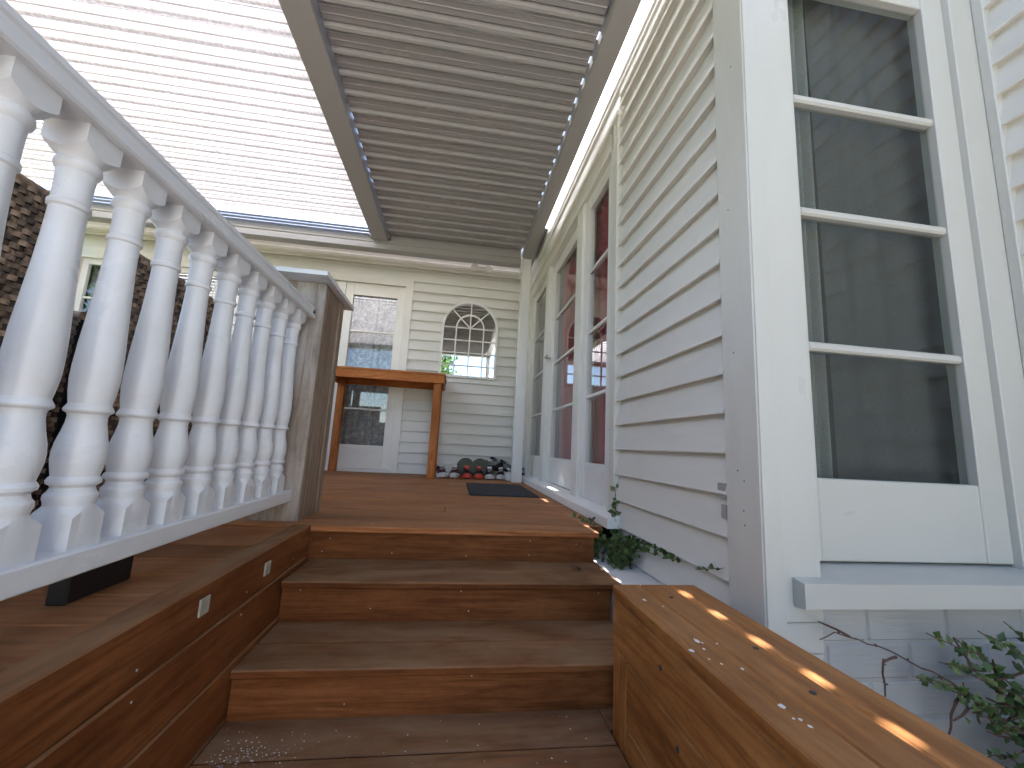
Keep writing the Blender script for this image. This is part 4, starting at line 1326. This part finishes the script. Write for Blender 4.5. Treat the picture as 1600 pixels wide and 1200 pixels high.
# small leaved shrub in the bed below the tall window
st = []
base = Vector((1.52, 0.80, GZ))
tips_ = [(1.12, 0.84, -0.05), (1.18, 0.80, -0.12), (1.08, 0.83, -0.14), (1.22, 0.80, -0.04), (1.30, 0.82, -0.02), (1.26, 0.74, -0.30), (1.34, 0.78, -0.14), (1.45, 0.80, -0.02), (1.50, 0.78, -0.10), (1.40, 0.74, -0.22), (1.48, 0.72, -0.26), (1.20, 0.78, -0.20), (1.16, 0.80, -0.27), (1.42, 0.84, -0.06), (1.55, 0.80, 0.0), (1.33, 0.72, -0.34), (1.25, 0.76, -0.17), (1.19, 0.84, -0.06), (1.20, 0.80, -0.03), (1.28, 0.80, -0.07), (1.36, 0.80, -0.05), (1.12, 0.82, -0.10), (1.06, 0.82, -0.13), (1.42, 0.76, -0.12), (1.30, 0.76, -0.22)]
for tp in tips_:
    tp = Vector(tp) + Vector((-0.05, 0.0, 0.02))
    mid = base.lerp(tp, 0.55) + Vector((0.05, 0.0, 0.10)) + rv(0.03)
    st.append([base + rv(0.03), base.lerp(mid, 0.5) + rv(0.02), mid, mid.lerp(tp, 0.6) + Vector((0, 0, 0.03)), tp])
    for q in range(4):
        a = mid.lerp(tp, R_.uniform(0.1, 0.7))
        st.append([a, a + Vector((R_.uniform(-0.10, 0.04), R_.uniform(-0.03, 0.03), R_.uniform(-0.05, 0.06)))])
stem_plant('garden_shrub', (1.52, 0.80, GZ), st, M['coto'], (0.013, 0.026), 'small leaved green shrub against the painted bricks under the window sill', 'shrub', 0.011, None, 0.0030, Vector((-0.5, -0.8, 0.4)))
# bare arching cane
cane = [(1.44, 0.70, -0.60), (1.36, 0.72, -0.36), (1.24, 0.78, -0.22), (1.10, 0.84, -0.12), (0.99, 0.88, -0.075), (0.90, 0.90, -0.055), (0.865, 0.905, -0.07)]
stem_plant('bare_cane', (1.44, 0.70, GZ), [cane, [(1.13, 0.83, -0.14), (1.10, 0.83, -0.19), (1.085, 0.83, -0.25)], [(1.02, 0.865, -0.09), (0.985, 0.865, -0.10), (0.98, 0.865, -0.17)], [(0.93, 0.895, -0.058), (0.88, 0.90, -0.035), (0.86, 0.90, -0.03)]], M['stem'], (0.006, 0.010), 'bare reddish cane arching over the timber side wall', 'plant', 0.045, None, 0.0032)
stem_plant('trailing_sprig', (1.60, 0.86, 0.06), [[(1.66, 0.90, -0.02), (1.60, 0.87, 0.075), (1.52, 0.875, 0.078), (1.44, 0.88, 0.070)]], M['coto'], (0.008, 0.013), 'thin dark sprig trailing over the right end of the window sill', 'plant', 0.012, None, 0.0016)
stem_plant('upright_sprig', (1.46, 0.80, -0.10), [[(1.49, 0.79, -0.12), (1.475, 0.80, -0.02), (1.455, 0.81, 0.035)]], M['stem'], (0.006, 0.010), 'dark upright sprig crossing the front of the window sill', 'plant', 0.012, None, 0.0022)
# fallen dry leaves
def dry_leaf(p, L, rz, label):
    bm = bmesh.new()
    n = 9
    top = []
    for i in range(n):
        u = i / (n - 1)
        w = L * 0.26 * math.sin(math.pi * u) ** 0.8
        zc_ = 0.006 * math.sin(u * 5) + 0.004
        top.append([bm.verts.new(((u - 0.5) * L, s * w, zc_ + (abs(s) * 0.005))) for s in (-1, 0, 1)])
    for a, c in zip(top, top[1:]):
        for s in range(2):
            bm.faces.new((a[s], a[s + 1], c[s + 1], c[s]))
    bmesh.ops.solidify(bm, geom=bm.faces[:], thickness=0.0008)
    o = link('dry_leaf', bm_mesh('dry_leaf', bm, M['deadleaf'], 60), None, None, p, (0.1, 0, rz))
    tag(o, label, 'leaf')
dry_leaf((0.50, 1.60, -0.119), 0.05, 0.3, 'curled dry leaf lying on the second step')
dry_leaf((0.66, 1.62, -0.138), 0.035, 1.1, 'dry leaf on the white ledge beside the steps')

# ------------------------------------------------------------------ the garden side, seen in the mirror and panes; hedge added to block light
nb_ = thing('neighbour_house', (1.9, -9.0, GZ), 'white neighbouring house with a gable standing across the garden', 'house')
board('wall', M['white'], (0.9, -12.0, GZ), (5.5, -8.5, 3.2), nb_, 0.01)
bm = bmesh.new()
gv = [bm.verts.new(p) for p in ((0.7, -8.4, 3.1), (5.7, -8.4, 3.1), (3.2, -8.4, 4.6), (0.7, -12.1, 3.1), (5.7, -12.1, 3.1), (3.2, -12.1, 4.6))]
for f in ((0, 1, 2), (5, 4, 3), (0, 2, 5, 3), (1, 4, 5, 2), (0, 3, 4, 1)):
    bm.faces.new([gv[i] for i in f])
for v in bm.verts:
    v.co -= Vector((3.2, -9, 3))
link('roof', bm_mesh('roof', bm, M['roof']), None, nb_, (3.2, -9, 3))
board('window', M['glass_d'], (2.2, -8.5, 0.8), (3.4, -8.48, 2.0), nb_, 0.0)
def tree(x, y, h, r, label, seed):
    rr = random.Random(seed)
    t = thing('garden_tree', (x, y, GZ), label, 'tree', 'trees across the garden')
    bs, bl_ = bmesh.new(), bmesh.new()
    tube_bm(bs, [(0, 0, 0), (0.05, 0.03, h * 0.3), (0, 0.1, h * 0.6), (0.1, 0, h * 0.9)], [0.16, 0.12, 0.08, 0.03], 8)
    cl = []
    for i in range(22):
        a, zz = rr.uniform(0, 6.28), rr.uniform(0.40, 1.0)
        q = r * math.sin(math.pi * (0.15 + 0.75 * (zz - 0.4) / 0.6)) * rr.uniform(0.5, 1.0)
        c = Vector((q * math.cos(a), q * math.sin(a), h * zz))
        cl.append(c)
        tube_bm(bs, [(0, 0, h * zz * 0.6), tuple(c * 0.6 + Vector((0, 0, h * zz * 0.3))), tuple(c)], [0.05, 0.03, 0.01], 5)
    for c in cl:
        for k in range(170):
            d = Vector((rr.gauss(0, 1), rr.gauss(0, 1), rr.gauss(0, 0.7)))
            p = c + d * r * 0.17
            leaf(bl_, p, Vector((rr.uniform(-1, 1), rr.uniform(-1, 1), rr.uniform(-1, 0.5))), Vector((rr.uniform(-.5, .5), rr.uniform(-.5, .5), 1)), 0.16, 0.10)
    link('trunk', bm_mesh('trunk', bs, M['bark'], 50), None, t, (x, y, GZ))
    lv_ = link('crown', bm_mesh('crown', bl_, M['tree']), None, t, (x, y, GZ))
    lv_['kind'] = 'stuff'
tree(-1.30, -7.6, 5.0, 1.25, 'leafy green tree across the garden left of the white neighbouring house', 4)
tree(-9.0, -1.0, 5.0, 2.0, 'leafy green tree beyond the left end of the deck', 5)
hd = thing('light_blocking_hedge', (-5.6, -3.2, GZ), 'tall green hedge added out of view to cut light from the left', 'hedge')
board('hedge_core', M['hedge_in'], (-6.1, -7.8, GZ), (-5.2, 1.0, 2.5), hd, 0.05)  # added hedge out of view, dims the return wall and steps
bm = bmesh.new()
hr = random.Random(21)
for k in range(9000):
    yy, zz = hr.uniform(-7.9, 1.1), hr.uniform(-0.6, 2.65)
    p = Vector((-5.16 + hr.gauss(0, 0.05), yy, zz)) if k % 4 else Vector((hr.uniform(-6.1, -5.2), yy, 2.55 + hr.gauss(0, 0.05)))
    leaf(bm, p - Vector((-5.6, -3.2, 0)), Vector((hr.uniform(0, 1), hr.uniform(-1, 1), hr.uniform(-1, 1))), Vector((1, hr.uniform(-.6, .6), hr.uniform(-.3, .8))), 0.11, 0.075)
lv_ = link('foliage', bm_mesh('foliage', bm, M['tree']), None, hd, (-5.6, -3.2, 0))
lv_['kind'] = 'stuff'
